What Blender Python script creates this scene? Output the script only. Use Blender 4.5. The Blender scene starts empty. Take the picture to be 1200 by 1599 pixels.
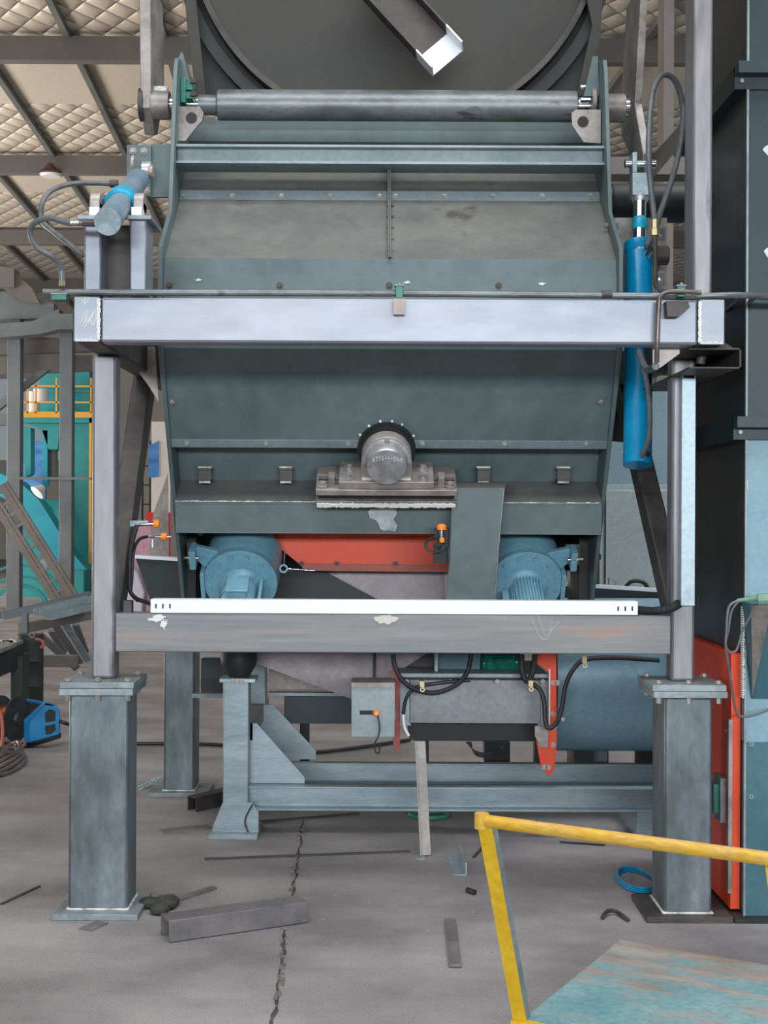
import bpy, bmesh, math, random
from mathutils import Vector, Matrix
random.seed(7)
S = bpy.context.scene
C = S.collection
# ------------------------------------------------------------ camera
F, VX, VY, H, ROLL = 2050.0, 588.0, 803.0, 1.6, 0.0045
cam = bpy.data.cameras.new('camera'); co = bpy.data.objects.new('camera', cam); C.objects.link(co)
cam.sensor_fit = 'HORIZONTAL'; cam.sensor_width = 36; cam.lens = 36*F/1200
cam.shift_x = (600-VX)/1200; cam.shift_y = (VY-799.5)/1200
cam.clip_end = 300
co.matrix_world = Matrix.Translation((0, 0, H)) @ Matrix.Rotation(math.pi/2, 4, 'X') @ Matrix.Rotation(ROLL, 4, 'Z')
S.camera = co
# ------------------------------------------------------------ light
S.view_settings.view_transform = 'Standard'; S.view_settings.look = 'None'
S.view_settings.gamma = 1; S.view_settings.use_curve_mapping = False
S.view_settings.exposure = 0.0
w = bpy.data.worlds.new('world'); S.world = w; w.use_nodes = True
w.node_tree.nodes['Background'].inputs[0].default_value = (0.80, 0.90, 1.0, 1)
w.node_tree.nodes['Background'].inputs[1].default_value = 0.28
def area(name, loc, rot, sx, sy, e, col):
    l = bpy.data.lights.new(name, 'AREA'); l.shape = 'RECTANGLE'; l.size = sx; l.size_y = sy; l.energy = e; l.color = col
    o = bpy.data.objects.new(name, l); C.objects.link(o); o.location = loc; o.rotation_euler = rot; return o
# daylight through the open gate behind the camera; the other area lamps are added fill
area('gate_daylight', (0.5, -9, 3.0), (math.radians(89), 0, 0), 12, 0.9, 1450, (0.90, 0.96, 1.0))
area('floor_fill', (0.5, 2.3, 8.2), (0, 0, 0), 10, 3.4, 620, (0.95, 0.97, 1.0))  # added fill to brighten the floor, no roof opening there
area('ceiling_fill', (-13, 20, 2.2), (math.radians(112), 0, math.radians(-90)), 20, 4, 2000, (1.0, 0.93, 0.85))  # added fill, tilted up to brighten the ceiling

area('rear_fill', (4.2, 6.6, 8.0), (math.radians(28), 0, 0), 3, 2, 420, (0.95, 0.97, 1.0))  # added fill for the cabinet behind the hopper

# ------------------------------------------------------------ helpers
def un(px, py):
    x = px-VX; y = py-VY
    return x+ROLL*y, y-ROLL*x
def P(px, py, Y):
    x, y = un(px, py); return Vector((x*Y/F, Y, H-y*Y/F))
def G(px, py, z=0.0):
    x, y = un(px, py); Y = F*(H-z)/y; return Vector((x*Y/F, Y, z))
def ZZ(py, Y): return H-(py-VY)*Y/F
def XX(px, Y): return (px-VX)*Y/F
def lin(c):
    return tuple(((v/255)/12.92 if v/255 <= .04045 else ((v/255+.055)/1.055)**2.4) for v in c)+(1,)

class MB:
    def __init__(s): s.bm = bmesh.new()
    def box(s, x0, x1, y0, y1, z0, z1):
        x0, x1 = sorted((x0, x1)); y0, y1 = sorted((y0, y1)); z0, z1 = sorted((z0, z1))
        v = [s.bm.verts.new(p) for p in ((x0,y0,z0),(x1,y0,z0),(x1,y1,z0),(x0,y1,z0),(x0,y0,z1),(x1,y0,z1),(x1,y1,z1),(x0,y1,z1))]
        for f in ((0,3,2,1),(4,5,6,7),(0,1,5,4),(1,2,6,5),(2,3,7,6),(3,0,4,7)): s.bm.faces.new([v[i] for i in f])
        return s
    def pbox(s, px0, px1, py0, py1, Y, d):
        a = P((px0+px1)/2, (py0+py1)/2, Y); hw = abs(px1-px0)*Y/F/2; hh = abs(py1-py0)*Y/F/2
        return s.box(a.x-hw, a.x+hw, Y, Y+d, a.z-hh, a.z+hh)
    def prism(s, pts, vec):
        pts = [Vector(p) for p in pts]; vec = Vector(vec); n = len(pts)
        a = [s.bm.verts.new(p) for p in pts]; b = [s.bm.verts.new(p+vec) for p in pts]
        s.bm.faces.new(a); s.bm.faces.new(b[::-1])
        for i in range(n): s.bm.faces.new((a[i], b[i], b[(i+1) % n], a[(i+1) % n]))
        return s
    def ppoly(s, pts, Y, d): return s.prism([P(x, y, Y) for x, y in pts], (0, d, 0))
    def yz(s, pts, x0, x1): return s.prism([(x0, y, z) for y, z in pts], (x1-x0, 0, 0))
    def ring(s, c, u, v, r, n): return [s.bm.verts.new(c+u*(r*math.cos(2*math.pi*i/n))+v*(r*math.sin(2*math.pi*i/n))) for i in range(n)]
    def loft(s, rings, cap=True, closed=False):
        n = len(rings[0]); m = len(rings)
        for k in range(m if closed else m-1):
            a = rings[k]; b = rings[(k+1) % m]
            for i in range(n): s.bm.faces.new((a[i], a[(i+1) % n], b[(i+1) % n], b[i]))
        if cap and not closed: s.bm.faces.new(rings[0][::-1]); s.bm.faces.new(rings[-1])
        return s
    def cyl(s, p0, p1, r0, r1=None, n=24):
        p0 = Vector(p0); p1 = Vector(p1); r1 = r0 if r1 is None else r1
        d = (p1-p0).normalized(); u = d.orthogonal().normalized(); v = d.cross(u)
        return s.loft([s.ring(p0, u, v, r0, n), s.ring(p1, u, v, r1, n)])
    def lathe(s, p0, d, prof, n=32):   # prof: (distance along d, radius)
        p0 = Vector(p0); d = Vector(d).normalized(); u = d.orthogonal().normalized(); v = d.cross(u)
        return s.loft([s.ring(p0+d*t, u, v, max(r, 1e-4), n) for t, r in prof])
    def annulus(s, p0, d, r0, r1, t, n=64):
        p0 = Vector(p0); d = Vector(d).normalized(); u = d.orthogonal().normalized(); v = d.cross(u)
        return s.loft([s.ring(p0, u, v, r0, n), s.ring(p0, u, v, r1, n), s.ring(p0+d*t, u, v, r1, n), s.ring(p0+d*t, u, v, r0, n)], closed=True)
    def tube(s, pts, r, n=10, smooth=True, closed=False, sub=6):
        pts = [Vector(p) for p in pts]
        if smooth and len(pts) > 2:
            q = []; m = len(pts); rng = range(m if closed else m-1)
            for i in rng:
                if closed: a, b, c, d = pts[i-1], pts[i], pts[(i+1) % m], pts[(i+2) % m]
                else: a = pts[max(i-1, 0)]; b = pts[i]; c = pts[i+1]; d = pts[min(i+2, m-1)]
                for k in range(sub):
                    t = k/sub
                    q.append(.5*((2*b)+(c-a)*t+(2*a-5*b+4*c-d)*t*t+(3*b-a-3*c+d)*t*t*t))
            if not closed: q.append(pts[-1])
            pts = q
        m = len(pts); rings = []; u = None
        for i, p in enumerate(pts):
            if closed: d = (pts[(i+1) % m]-pts[i-1]).normalized()
            else: d = (pts[min(i+1, m-1)]-pts[max(i-1, 0)]).normalized()
            u = d.orthogonal().normalized() if u is None else (u-d*u.dot(d)).normalized()
            rr = r(i/(m-1)) if callable(r) else r
            rings.append(s.ring(p, u, d.cross(u), rr, n))
        return s.loft(rings, closed=closed)
    def sect(s, sec, p0, p1, up=(0, 0, 1)):   # extrude a 2D section (side, up) from p0 to p1
        p0 = Vector(p0); p1 = Vector(p1); d = (p1-p0).normalized(); up = Vector(up)
        sd = d.cross(up).normalized(); u = sd.cross(d)
        return s.prism([p0+sd*a+u*b for a, b in sec], p1-p0)
    def bar(s, p0, p1, w, h, up=(0, 0, 1)):
        return s.sect([(-w/2, -h/2), (w/2, -h/2), (w/2, h/2), (-w/2, h/2)], p0, p1, up)
    def chan(s, p0, p1, w, h, t, up=(0, 0, 1)):  # C section: web width w lies across, flanges h point along up
        return s.sect([(-w/2, 0), (w/2, 0), (w/2, h), (w/2-t, h), (w/2-t, t), (-w/2+t, t), (-w/2+t, h), (-w/2, h)], p0, p1, up)
    def ang(s, p0, p1, w, h, t, up=(0, 0, 1)):
        return s.sect([(0, 0), (w, 0), (w, t), (t, t), (t, h), (0, h)], p0, p1, up)
    def ball(s, c, r, sz=1, seg=12):
        m = Matrix.Translation(c) @ Matrix.Diagonal((r, r, r*sz, 1)); bmesh.ops.create_uvsphere(s.bm, u_segments=seg, v_segments=seg//2+1, radius=1, matrix=m); return s
    def bolt(s, p, d, r, h=None):
        p = Vector(p); d = Vector(d).normalized(); h = h or r*1.1
        s.cyl(p, p+d*h*.25, r*1.5, n=12); return s.cyl(p+d*h*.2, p+d*h, r, n=6)

def finish(bm, name, m, bevel):
    bmesh.ops.recalc_face_normals(bm, faces=bm.faces)
    for f in bm.faces: f.smooth = True
    for e in bm.edges:
        if len(e.link_faces) == 2 and e.calc_face_angle(0) > .55: e.smooth = False
    me = bpy.data.meshes.new(name); bm.to_mesh(me); bm.free()
    me.materials.append(m)
    o = bpy.data.objects.new(name, me); C.objects.link(o)
    if bevel:
        b = o.modifiers.new('bevel', 'BEVEL'); b.width = bevel; b.segments = 2; b.limit_method = 'ANGLE'; b.angle_limit = .7
    return o
def tag(o, label, cat, group=None, kind=None):
    o['label'] = label; o['category'] = cat
    if group: o['group'] = group
    if kind: o['kind'] = kind
ORG = {}
def thing(name, label, cat, loc, rot=None, group=None):
    o = bpy.data.objects.new(name, None); C.objects.link(o); o.location = loc; o.empty_display_size = .1
    if rot is not None: o.rotation_euler = rot; ORG[o.name] = Vector((0, 0, 0))
    else: ORG[o.name] = Vector(loc)
    tag(o, label, cat, group); return o
def part(T, name, mb, m, label=None, bevel=0.0, kind=None):
    off = ORG[T.name]; bmesh.ops.translate(mb.bm, verts=mb.bm.verts, vec=-off)
    o = finish(mb.bm, name, m, bevel); o.parent = T; ORG[o.name] = off
    if label: o['label'] = label
    if kind: o['kind'] = kind
    return o
def solo(name, mb, m, label, cat, group=None, bevel=0.0, kind=None):
    vs = [v.co for v in mb.bm.verts]
    c = Vector(((min(v.x for v in vs)+max(v.x for v in vs))/2, (min(v.y for v in vs)+max(v.y for v in vs))/2, min(v.z for v in vs)))
    bmesh.ops.translate(mb.bm, verts=mb.bm.verts, vec=-c)
    o = finish(mb.bm, name, m, bevel); o.location = c; tag(o, label, cat, group, kind); ORG[o.name] = c; return o
def struct(name, mb, m, bevel=0.0, parent=None):
    o = finish(mb.bm, name, m, bevel); o['kind'] = 'structure'; ORG[o.name] = Vector((0, 0, 0))
    if parent: o.parent = parent
    return o

# ------------------------------------------------------------ materials
def mat(name, c1, c2=None, c3=None, rough=.5, metal=0.0, scale=3.0, stretch=(1, 1, 1), bump=0.0, fine=40, w3=.62, rv=.15, mf=.24):
    m = bpy.data.materials.new(name); m.use_nodes = True; N = m.node_tree.nodes; L = m.node_tree.links
    b = N['Principled BSDF']; b.inputs['Metallic'].default_value = metal; b.inputs['Roughness'].default_value = rough
    if c2 is None: b.inputs['Base Color'].default_value = lin(c1); return m
    tc = N.new('ShaderNodeTexCoord'); mp = N.new('ShaderNodeMapping'); mp.inputs['Scale'].default_value = stretch
    L.new(tc.outputs['Object'], mp.inputs['Vector'])
    n = N.new('ShaderNodeTexNoise'); n.inputs['Scale'].default_value = scale; n.inputs['Detail'].default_value = 6; n.inputs['Roughness'].default_value = .62
    L.new(mp.outputs[0], n.inputs['Vector'])
    r = N.new('ShaderNodeValToRGB'); e = r.color_ramp.elements; e[0].position = .36; e[0].color = lin(c1); e[1].position = .62; e[1].color = lin(c2)
    if c3: k = r.color_ramp.elements.new(w3+.08); k.color = lin(c3)
    L.new(n.outputs['Fac'], r.inputs['Fac'])
    n2 = N.new('ShaderNodeTexNoise'); n2.inputs['Scale'].default_value = fine; n2.inputs['Detail'].default_value = 4
    L.new(mp.outputs[0], n2.inputs['Vector'])
    mx = N.new('ShaderNodeMix'); mx.data_type = 'RGBA'; mx.blend_type = 'OVERLAY'; mx.inputs[0].default_value = mf
    L.new(r.outputs[0], mx.inputs[6]); L.new(n2.outputs['Fac'], mx.inputs[7]); L.new(mx.outputs[2], b.inputs['Base Color'])
    mr = N.new('ShaderNodeMapRange'); mr.inputs['To Min'].default_value = max(.05, rough-rv); mr.inputs['To Max'].default_value = min(1, rough+rv)
    L.new(n.outputs['Fac'], mr.inputs['Value']); L.new(mr.outputs[0], b.inputs['Roughness'])
    if bump:
        bp = N.new('ShaderNodeBump'); bp.inputs['Strength'].default_value = bump; bp.inputs['Distance'].default_value = .01
        L.new(n2.outputs['Fac'], bp.inputs['Height']); L.new(bp.outputs[0], b.inputs['Normal'])
    return m
M = {}
M['concrete'] = mat('concrete', (124,120,121), (158,154,154), (168,164,164), rough=.8, scale=1.1, stretch=(1,1.5,1), bump=.7, fine=150, w3=.66, mf=.6)
M['crack'] = mat('crack', (44,42,41), (84,80,77), rough=.95, scale=9)
M['bright_steel'] = mat('bright_steel', (126,134,144), (158,158,168), (118,118,126), rough=.42, metal=.45, scale=2.0, stretch=(.6,1,1.6), fine=9)
M['post_steel'] = mat('post_steel', (114,113,118), (148,146,150), (100,95,95), rough=.42, metal=.45, scale=3, stretch=(3,3,.5), fine=9)
M['rust_steel'] = mat('rust_steel', (112,116,118), (138,134,134), (158,128,112), rough=.52, metal=.35, scale=2.0, stretch=(.35,1,6), fine=8, w3=.56)
M['offcut_steel'] = mat('offcut_steel', (104,102,104), (132,126,126), rough=.55, metal=.3, scale=4)
M['ped_steel'] = mat('ped_steel', (88,97,101), (124,134,139), (150,158,164), rough=.45, metal=.5, scale=4, stretch=(1.5,1.5,.6))
M['plate_steel'] = mat('plate_steel', (120,132,136), (150,160,164), rough=.5, metal=.4, scale=5)
M['dark_steel'] = mat('dark_steel', (58,56,56), (88,82,80), rough=.55, metal=.35, scale=4)
M['primer'] = mat('primer', (82,99,101), (98,115,117), rough=.5, scale=1.8, fine=14)
M['primer_toplit'] = mat('primer_toplit', (94,97,95), (112,112,108), (80,79,75), rough=.6, scale=2.6, fine=18)  # brownish copy for upward faces, light from above put into the colour
M['primer_light'] = mat('primer_light', (128,142,146), (150,162,166), rough=.45, metal=.2, scale=3)
M['flange_paint'] = mat('flange_paint', (104,120,124), (122,138,142), rough=.5, scale=3)
M['black_primer'] = mat('black_primer', (28,32,32), (42,45,44), rough=.6, scale=3)
M['drum_dark'] = mat('drum_dark', (42,43,39), (54,52,47), rough=.6, scale=2.5)
M['tube_steel'] = mat('tube_steel', (98,102,102), (128,134,136), (84,82,80), rough=.42, metal=.5, scale=4, stretch=(1,2,2))
M['arm_steel'] = mat('arm_steel', (122,116,112), (160,154,150), rough=.5, metal=.4, scale=5)
M['cast'] = mat('cast', (146,138,134), (172,164,160), rough=.45, metal=.35, scale=8)
M['machined'] = mat('machined', (160,158,160), (186,186,190), rough=.35, metal=.55, scale=10, stretch=(1,1,1))
M['chrome'] = mat('chrome', (215,218,222), rough=.12, metal=1)
M['motor_blue'] = mat('motor_blue', (112,162,182), (126,174,192), rough=.4, scale=4)
M['cyl_blue'] = mat('cyl_blue', (0,128,176), (6,142,190), rough=.25, scale=3)
M['cyl_dull'] = mat('cyl_dull', (92,116,136), (112,134,150), rough=.4, scale=5)
M['cyan'] = mat('cyan', (0,140,175), (20,160,190), rough=.4, scale=12)
M['white_tray'] = mat('white_tray', (240,243,248), rough=.35)
M['galv'] = mat('galv', (140,160,168), (170,186,192), rough=.4, metal=.4, scale=24, fine=60)
M['orange_paint'] = mat('orange_paint', (224,66,26), (236,80,38), rough=.5, scale=2.5)
M['red_edge'] = mat('red_edge', (150,72,58), (172,88,72), rough=.55, scale=6)
M['rubber'] = mat('rubber', (28,30,31), (42,44,45), rough=.5, scale=10)
M['hose_grey'] = mat('hose_grey', (84,88,92), (100,104,108), rough=.45, scale=10)
M['black'] = mat('black', (20,22,23), (30,31,32), rough=.6, scale=5)
M['belt'] = mat('belt', (36,42,44), (50,56,58), rough=.6, scale=3)
M['green_clip'] = mat('green_clip', (40,110,95), (58,130,112), rough=.4, scale=10)
M['green_glass'] = mat('green_glass', (20,96,84), (40,140,120), rough=.2, scale=14)
M['orange_plastic'] = mat('orange_plastic', (255,140,40), rough=.4)
M['brass'] = mat('brass', (186,170,128), (200,186,150), rough=.35, metal=.6, scale=10)
M['pipe_brown'] = mat('pipe_brown', (92,84,80), (130,120,114), rough=.35, metal=.6, scale=9)
M['chalk'] = mat('chalk', (228,228,224), rough=.9)
M['weld'] = mat('weld', (150,150,148), (230,230,228), rough=.8, scale=30)
M['skid'] = mat('skid', (132,148,156), (158,172,178), rough=.42, metal=.4, scale=3, stretch=(.6,1,3))
M['casing'] = mat('casing', (118,120,126), (142,144,150), (158,166,174), rough=.42, metal=.35, scale=2.5)
M['casing_blue'] = mat('casing_blue', (124,158,176), (146,180,196), (140,144,152), rough=.4, scale=2.2)
M['teal_dark'] = mat('teal_dark', (26,46,52), (36,58,64), rough=.45, scale=2)
M['teal_mid'] = mat('teal_mid', (56,98,110), (70,112,124), rough=.45, scale=2)
M['sky_paint'] = mat('sky_paint', (118,154,170), (134,168,182), rough=.45, scale=2)
M['brown_side'] = mat('brown_side', (70,64,62), (88,80,78), rough=.55, scale=1.5)
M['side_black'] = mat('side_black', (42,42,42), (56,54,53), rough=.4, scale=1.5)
M['yellow'] = mat('yellow', (214,170,24), (222,182,40), (176,124,60), rough=.5, scale=6, w3=.56, fine=40, mf=.4)
M['yellow_worn'] = mat('yellow_worn', (204,160,44), (196,156,84), (132,106,80), rough=.55, scale=11, stretch=(.6,.6,2.5), w3=.55, fine=50, mf=.5)
M['deck'] = mat('deck', (96,134,140), (128,156,158), (150,140,132), rough=.65, scale=2.2, stretch=(1.0,2.6,1), w3=.66, bump=.2, fine=30)
M['chute_steel'] = mat('chute_steel', (112,104,108), (146,138,142), (150,158,166), rough=.45, metal=.35, scale=4)
M['bg_teal'] = mat('bg_teal', (34,138,142), (48,156,158), rough=.5, scale=.7)
M['bg_cyan'] = mat('bg_cyan', (30,150,175), (44,166,188), rough=.5, scale=.7)
M['bg_yellow'] = mat('bg_yellow', (232,170,60), rough=.5)
M['bg_steel'] = mat('bg_steel', (104,108,112), (124,128,132), rough=.5, metal=.2, scale=1)
M['bg_brown'] = mat('bg_brown', (104,98,94), (122,116,112), rough=.6, scale=1)
M['roof_beam'] = mat('roof_beam', (98,94,92), (110,106,103), rough=.6, scale=.5)
M['purlin'] = mat('purlin', (98,100,98), (118,119,116), rough=.5, scale=.7)
M['wall_pale'] = mat('wall_pale', (206,198,190), (216,210,202), rough=.8, scale=.3)
M['cabinet_grey'] = mat('cabinet_grey', (170,182,184), (178,190,192), rough=.5, scale=1)
M['wall_blue'] = mat('wall_blue', (130,160,172), (140,168,180), rough=.6, scale=1)
M['blue_sheet'] = mat('blue_sheet', (40,100,170), (90,150,205), rough=.7, scale=2, stretch=(1,1,3))
M['red_cloth'] = mat('red_cloth', (196,32,48), (214,50,62), rough=.7, scale=5)
M['pink_cloth'] = mat('pink_cloth', (206,120,138), (200,180,200), rough=.7, scale=8, stretch=(6,1,1))
M['paper_grey'] = mat('paper_grey', (150,158,164), (188,192,196), rough=.7, scale=14)
M['paper_white'] = mat('paper_white', (208,200,214), rough=.7)
M['copper'] = mat('copper', (210,130,90), rough=.25, metal=.9)
M['feeder_blue'] = mat('feeder_blue', (10,112,165), (20,126,180), rough=.4, scale=6)
M['cloth_dark'] = mat('cloth_dark', (52,54,50), (70,70,64), rough=.9, scale=12, bump=.5)
M['torch_green'] = mat('torch_green', (104,140,120), (120,154,134), rough=.5, scale=10)
M['lamp_shade'] = mat('lamp_shade', (96,70,66), rough=.5)
M['lens'] = mat('lens', (225,225,220), rough=.2)
# quilted foil insulation with a diamond wire net
def ceiling_mat():
    m = bpy.data.materials.new('insulation_foil'); m.use_nodes = True; N = m.node_tree.nodes; L = m.node_tree.links; b = N['Principled BSDF']
    b.inputs['Roughness'].default_value = .45; b.inputs['Metallic'].default_value = .15
    tc = N.new('ShaderNodeTexCoord'); sx = N.new('ShaderNodeSeparateXYZ'); L.new(tc.outputs['Object'], sx.inputs[0])
    def mth(op, a, bb=None):
        n = N.new('ShaderNodeMath'); n.operation = op
        for i, v in enumerate((a, bb)):
            if v is None: continue
            if isinstance(v, (int, float)): n.inputs[i].default_value = v
            else: L.new(v, n.inputs[i])
        return n.outputs[0]
    a = mth('MULTIPLY', sx.outputs[0], 7.2); c = mth('MULTIPLY', sx.outputs[1], 5.2)
    p = mth('ABSOLUTE', mth('SINE', mth('ADD', a, c))); q = mth('ABSOLUTE', mth('SINE', mth('SUBTRACT', a, c)))
    h = mth('POWER', mth('MULTIPLY', p, q), .45)
    nz = N.new('ShaderNodeTexNoise'); nz.inputs['Scale'].default_value = 1.2; nz.inputs['Detail'].default_value = 4; L.new(tc.outputs['Object'], nz.inputs['Vector'])
    # panels: sections without net are smooth with seams
    band = mth('GREATER_THAN', mth('SINE', mth('ADD', mth('MULTIPLY', sx.outputs[1], 1.04), 2.2)), -.15)
    hh = mth('ADD', mth('MULTIPLY', h, band), mth('MULTIPLY', nz.outputs['Fac'], .5))
    bp = N.new('ShaderNodeBump'); bp.inputs['Strength'].default_value = 1.0; bp.inputs['Distance'].default_value = .06
    L.new(hh, bp.inputs['Height']); L.new(bp.outputs[0], b.inputs['Normal'])
    r = N.new('ShaderNodeValToRGB'); e = r.color_ramp.elements; e[0].position = .02; e[0].color = lin((112,102,90)); e[1].position = .25; e[1].color = lin((214,202,186))
    mm = mth('MAXIMUM', h, mth('SUBTRACT', 1, band)); L.new(mm, r.inputs['Fac']); L.new(r.outputs[0], b.inputs['Base Color'])
    return m
M['foil'] = ceiling_mat()

# ------------------------------------------------------------ setting
struct('floor', MB().box(-18, 14, -6, 46, -.1, 0), M['concrete'])
jm = MB(); pts = [(474,1278),(470,1310),(466,1340),(462,1365),(456,1400),(447,1450),(441,1500),(432,1560),(424,1610),(410,1700)]
edge = []
for i in range(len(pts)-1):
    for k in range(8):
        t = k/8; edge.append(G(pts[i][0]*(1-t)+pts[i+1][0]*t, pts[i][1]*(1-t)+pts[i+1][1]*t))
for i in range(len(edge)-1):
    wa = .006+.005*random.random() if i == 0 else wb; wb = .003+.009*random.random()**2
    if i == 0: ja = 0
    jb = random.uniform(-.006, .006)
    a, b = edge[i], edge[i+1]
    jm.prism([(a.x+ja-wa, a.y, .0002), (a.x+ja+wa, a.y, .0002), (b.x+jb+wb, b.y, .0002), (b.x+jb-wb, b.y, .0002)], (0, 0, .0012)); ja = jb
struct('trim_1', jm, M['crack'])
struct('wall_back', MB().box(-18, 14, 45, 45.2, 0, 3.4).box(-18, 14, 45, 45.2, 6.2, 9).box(-9.6, 14, 45, 45.2, 3.4, 6.2), M['wall_pale'])
struct('wall_right', MB().box(9.5, 9.7, 4, 45, 0, 9), M['wall_blue'])
struct('wall_left', MB().box(-17.2, -17, 4, 45, 4.8, 8.4), M['wall_pale'])
RZ = 8.42
struct('ceiling', MB().box(-18, 14, -4, 46, RZ, RZ+.1), M['foil'])
bi = 0
for Yb in (-1, 5.5, 12.2, 18.55, 24.75, 31.3, 38):
    bi += 1
    o = struct('trim_%d' % (bi+1), MB().box(-18, 14, Yb, Yb+.18, 8.0, 8.34), M['roof_beam'])
k = -.058
for i in range(-6, 8):
    # purlins above the trusses
    bi += 1; x0 = -3.33-1.37*i
    struct('trim_%d' % (bi+1), MB().bar((x0, 0, 8.40), (x0+45*k, 45, 8.38), .09, .17), M['purlin'])

# ------------------------------------------------------------ pedestals
def pedestal(label, cx, yf, wx, wy, top, group=None, base='plate_steel'):
    T = thing('pedestal', label, 'pedestal', (cx, yf+.16, 0), group=group)
    part(T, 'base_plate', MB().box(cx-.17, cx+.17, yf, yf+.32, 0, .024), M[base], bevel=.002)
    part(T, 'column', MB().box(cx-wx/2, cx+wx/2, yf+.16-wy/2, yf+.16+wy/2, .024, top-.03), M['ped_steel'], bevel=.012)
    part(T, 'weld_bead', MB().box(cx-wx/2-.006, cx+wx/2+.006, yf+.154-wy/2, yf+.166+wy/2, .024, .032), M['weld'], bevel=.003)
    part(T, 'top_plate', MB().box(cx-.146, cx+.146, yf+.01, yf+.31, top-.03, top-.004), M['plate_steel'], bevel=.002)
    for sx in (-1, 0, 1):
        for yy in (.045, .275):
            if sx == 0 and yy > .2: continue
            m = MB(); p = Vector((cx+sx*.118, yf+yy, top+.024)); m.bolt(p, (0, 0, 1), .011)
            m.cyl((p.x, p.y, top-.055), (p.x, p.y, top-.03), .012, n=6); m.cyl((p.x, p.y, top-.05), (p.x, p.y, top+.03), .006, n=8)
            part(T, 'bolt', m, M['cast'])
    return T
PT = .912
pedestal('left front steel box pedestal with bolted plates, nearest on the left', -1.10, 5.15, .237, .20, PT)
pedestal('right front steel box pedestal beside the orange panel and yellow rail', 1.24, 5.15, .19, .235, PT, base='dark_steel')
pedestal('rear steel box pedestal standing behind the lower beam on the left', -1.115, 7.40, .175, .22, 1.2)
pedestal('rear steel box pedestal hidden behind the pale blue casing on the right', 1.24, 7.40, .175, .22, 1.2)

# ------------------------------------------------------------ welded support frame
ZT, ZB, YF, YP = 2.405, 2.237, 4.89, 5.275
fr = thing('support_frame', 'welded portal frame of bare steel tubes standing around the hopper', 'frame', (0, 5.3, PT+.022))
def hol(m, x0, x1, y0, y1, z0, z1): return m.box(x0, x1, y0, y1, z0, z1)
for x0, x1 in ((-1.145, -1.048), (1.187, 1.283)):
    part(fr, 'post', MB().box(x0, x1, YP, YP+.095, PT+.022, ZB), M['post_steel'], bevel=.012)
    part(fr, 'foot_plate', MB().box((x0+x1)/2-.146, (x0+x1)/2+.146, YP-.115, YP+.185, PT-.003, PT+.022), M['plate_steel'], bevel=.002)
    part(fr, 'post', MB().box(x0, x1, 7.52, 7.615, 1.2, ZB), M['dark_steel'], bevel=.012)
part(fr, 'crossbeam', MB().box(-1.033, 1.197, YF+.004, YF+.1, ZB, ZT), M['bright_steel'], 'bright upper crossbeam', bevel=.01)
part(fr, 'crossbeam', MB().box(-1.048, 1.187, YP+.003, YP+.1, 1.042, 1.198), M['rust_steel'], 'rust streaked lower crossbeam', bevel=.004)
for x0, x1, s in ((-1.130, -1.033, 1), (1.197, 1.294, -1)):
    part(fr, 'side_beam', MB().box(x0, x1, YF+.006, 7.62, ZB, ZT), M['dark_steel'], bevel=.008)
    cp = part(fr, 'end_cap', MB().box(x0, x1, YF-.006, YF+.006, ZB, ZT), M['bright_steel'], bevel=.004)
    wd = MB(); n = 30
    for i in range(n):
        z = ZB+.008+(ZT-ZB-.016)*i/n; xe = x1-.004 if s > 0 else x0+.004
        wd.box(xe-.004-random.random()*.003, xe+.004+random.random()*.004, YF-.008, YF-.002, z, z+.0045)
    for i in range(16):
        x = x0+.008+(x1-x0-.016)*i/16; wd.box(x, x+.006, YF-.008, YF-.002, ZB+.001, ZB+.006+random.random()*.006)
    part(fr, 'weld_bead', wd, M['chalk'])
# diagonal braces
def brace(x0, x1, a, b, wd=.06):
    d = Vector((0, b[0]-a[0], b[1]-a[1])).normalized(); n = Vector((0, -d.z, d.y))*wd
    A = Vector((0, *a)); B = Vector((0, *b))
    return MB().yz([((A+n).y, (A+n).z), ((B+n).y, (B+n).z), ((B-n).y, (B-n).z), ((A-n).y, (A-n).z)], x0, x1)
part(fr, 'brace', brace(-1.145, -1.055, (5.44, 1.15), (6.22, 2.237)), M['dark_steel'], bevel=.008)
part(fr, 'brace', brace(1.187, 1.275, (5.37, 1.19), (6.55, 2.237), .055), M['dark_steel'], bevel=.008)
part(fr, 'gusset_plate', MB().ppoly([(203,563),(216,541),(242,541),(248,628),(232,602)], 5.9, .012), M['cast'])
part(fr, 'gusset_plate', MB().ppoly([(1020,542),(1062,542),(1062,552),(1032,574),(1020,578)], 5.0, .012), M['cast'])
# stub posts over the left corner
for a, b in ((131, 158), (202, 229)):
    part(fr, 'stub_post', MB().pbox(a, b, 342, 462, 4.96, .15), M['bright_steel'], bevel=.008)
part(fr, 'web_plate', MB().pbox(156, 204, 352, 462, 5.08, .01), M['dark_steel'])
part(fr, 'seat_plate', MB().pbox(121, 160, 336, 342, 4.93, .24), M['plate_steel'], bevel=.001)
part(fr, 'seat_plate', MB().pbox(199, 236, 336, 342, 4.93, .24), M['plate_steel'], bevel=.001)
for a, b in ((139, 155), (205, 221)):
    part(fr, 'block', MB().pbox(a, b, 323, 336, 4.95, .06), M['white_tray'], bevel=.002)
for x in (151, 219):
    c = P(x, 318, 5.06); m = MB().cyl(c-Vector((.019, 0, 0)), c+Vector((.019, 0, 0)), .04); m.box(c.x-.019, c.x+.019, c.y-.04, c.y+.04, P(0, 336, 5.0).z, c.z)
    part(fr, 'trunnion_block', m, M['cast'], bevel=.003)
# long upright on the right end
part(fr, 'tall_post', MB().box(XX(1081,5.0), XX(1111,5.0), 5.0, 5.15, ZT, 4.0), M['post_steel'], bevel=.01)
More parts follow.
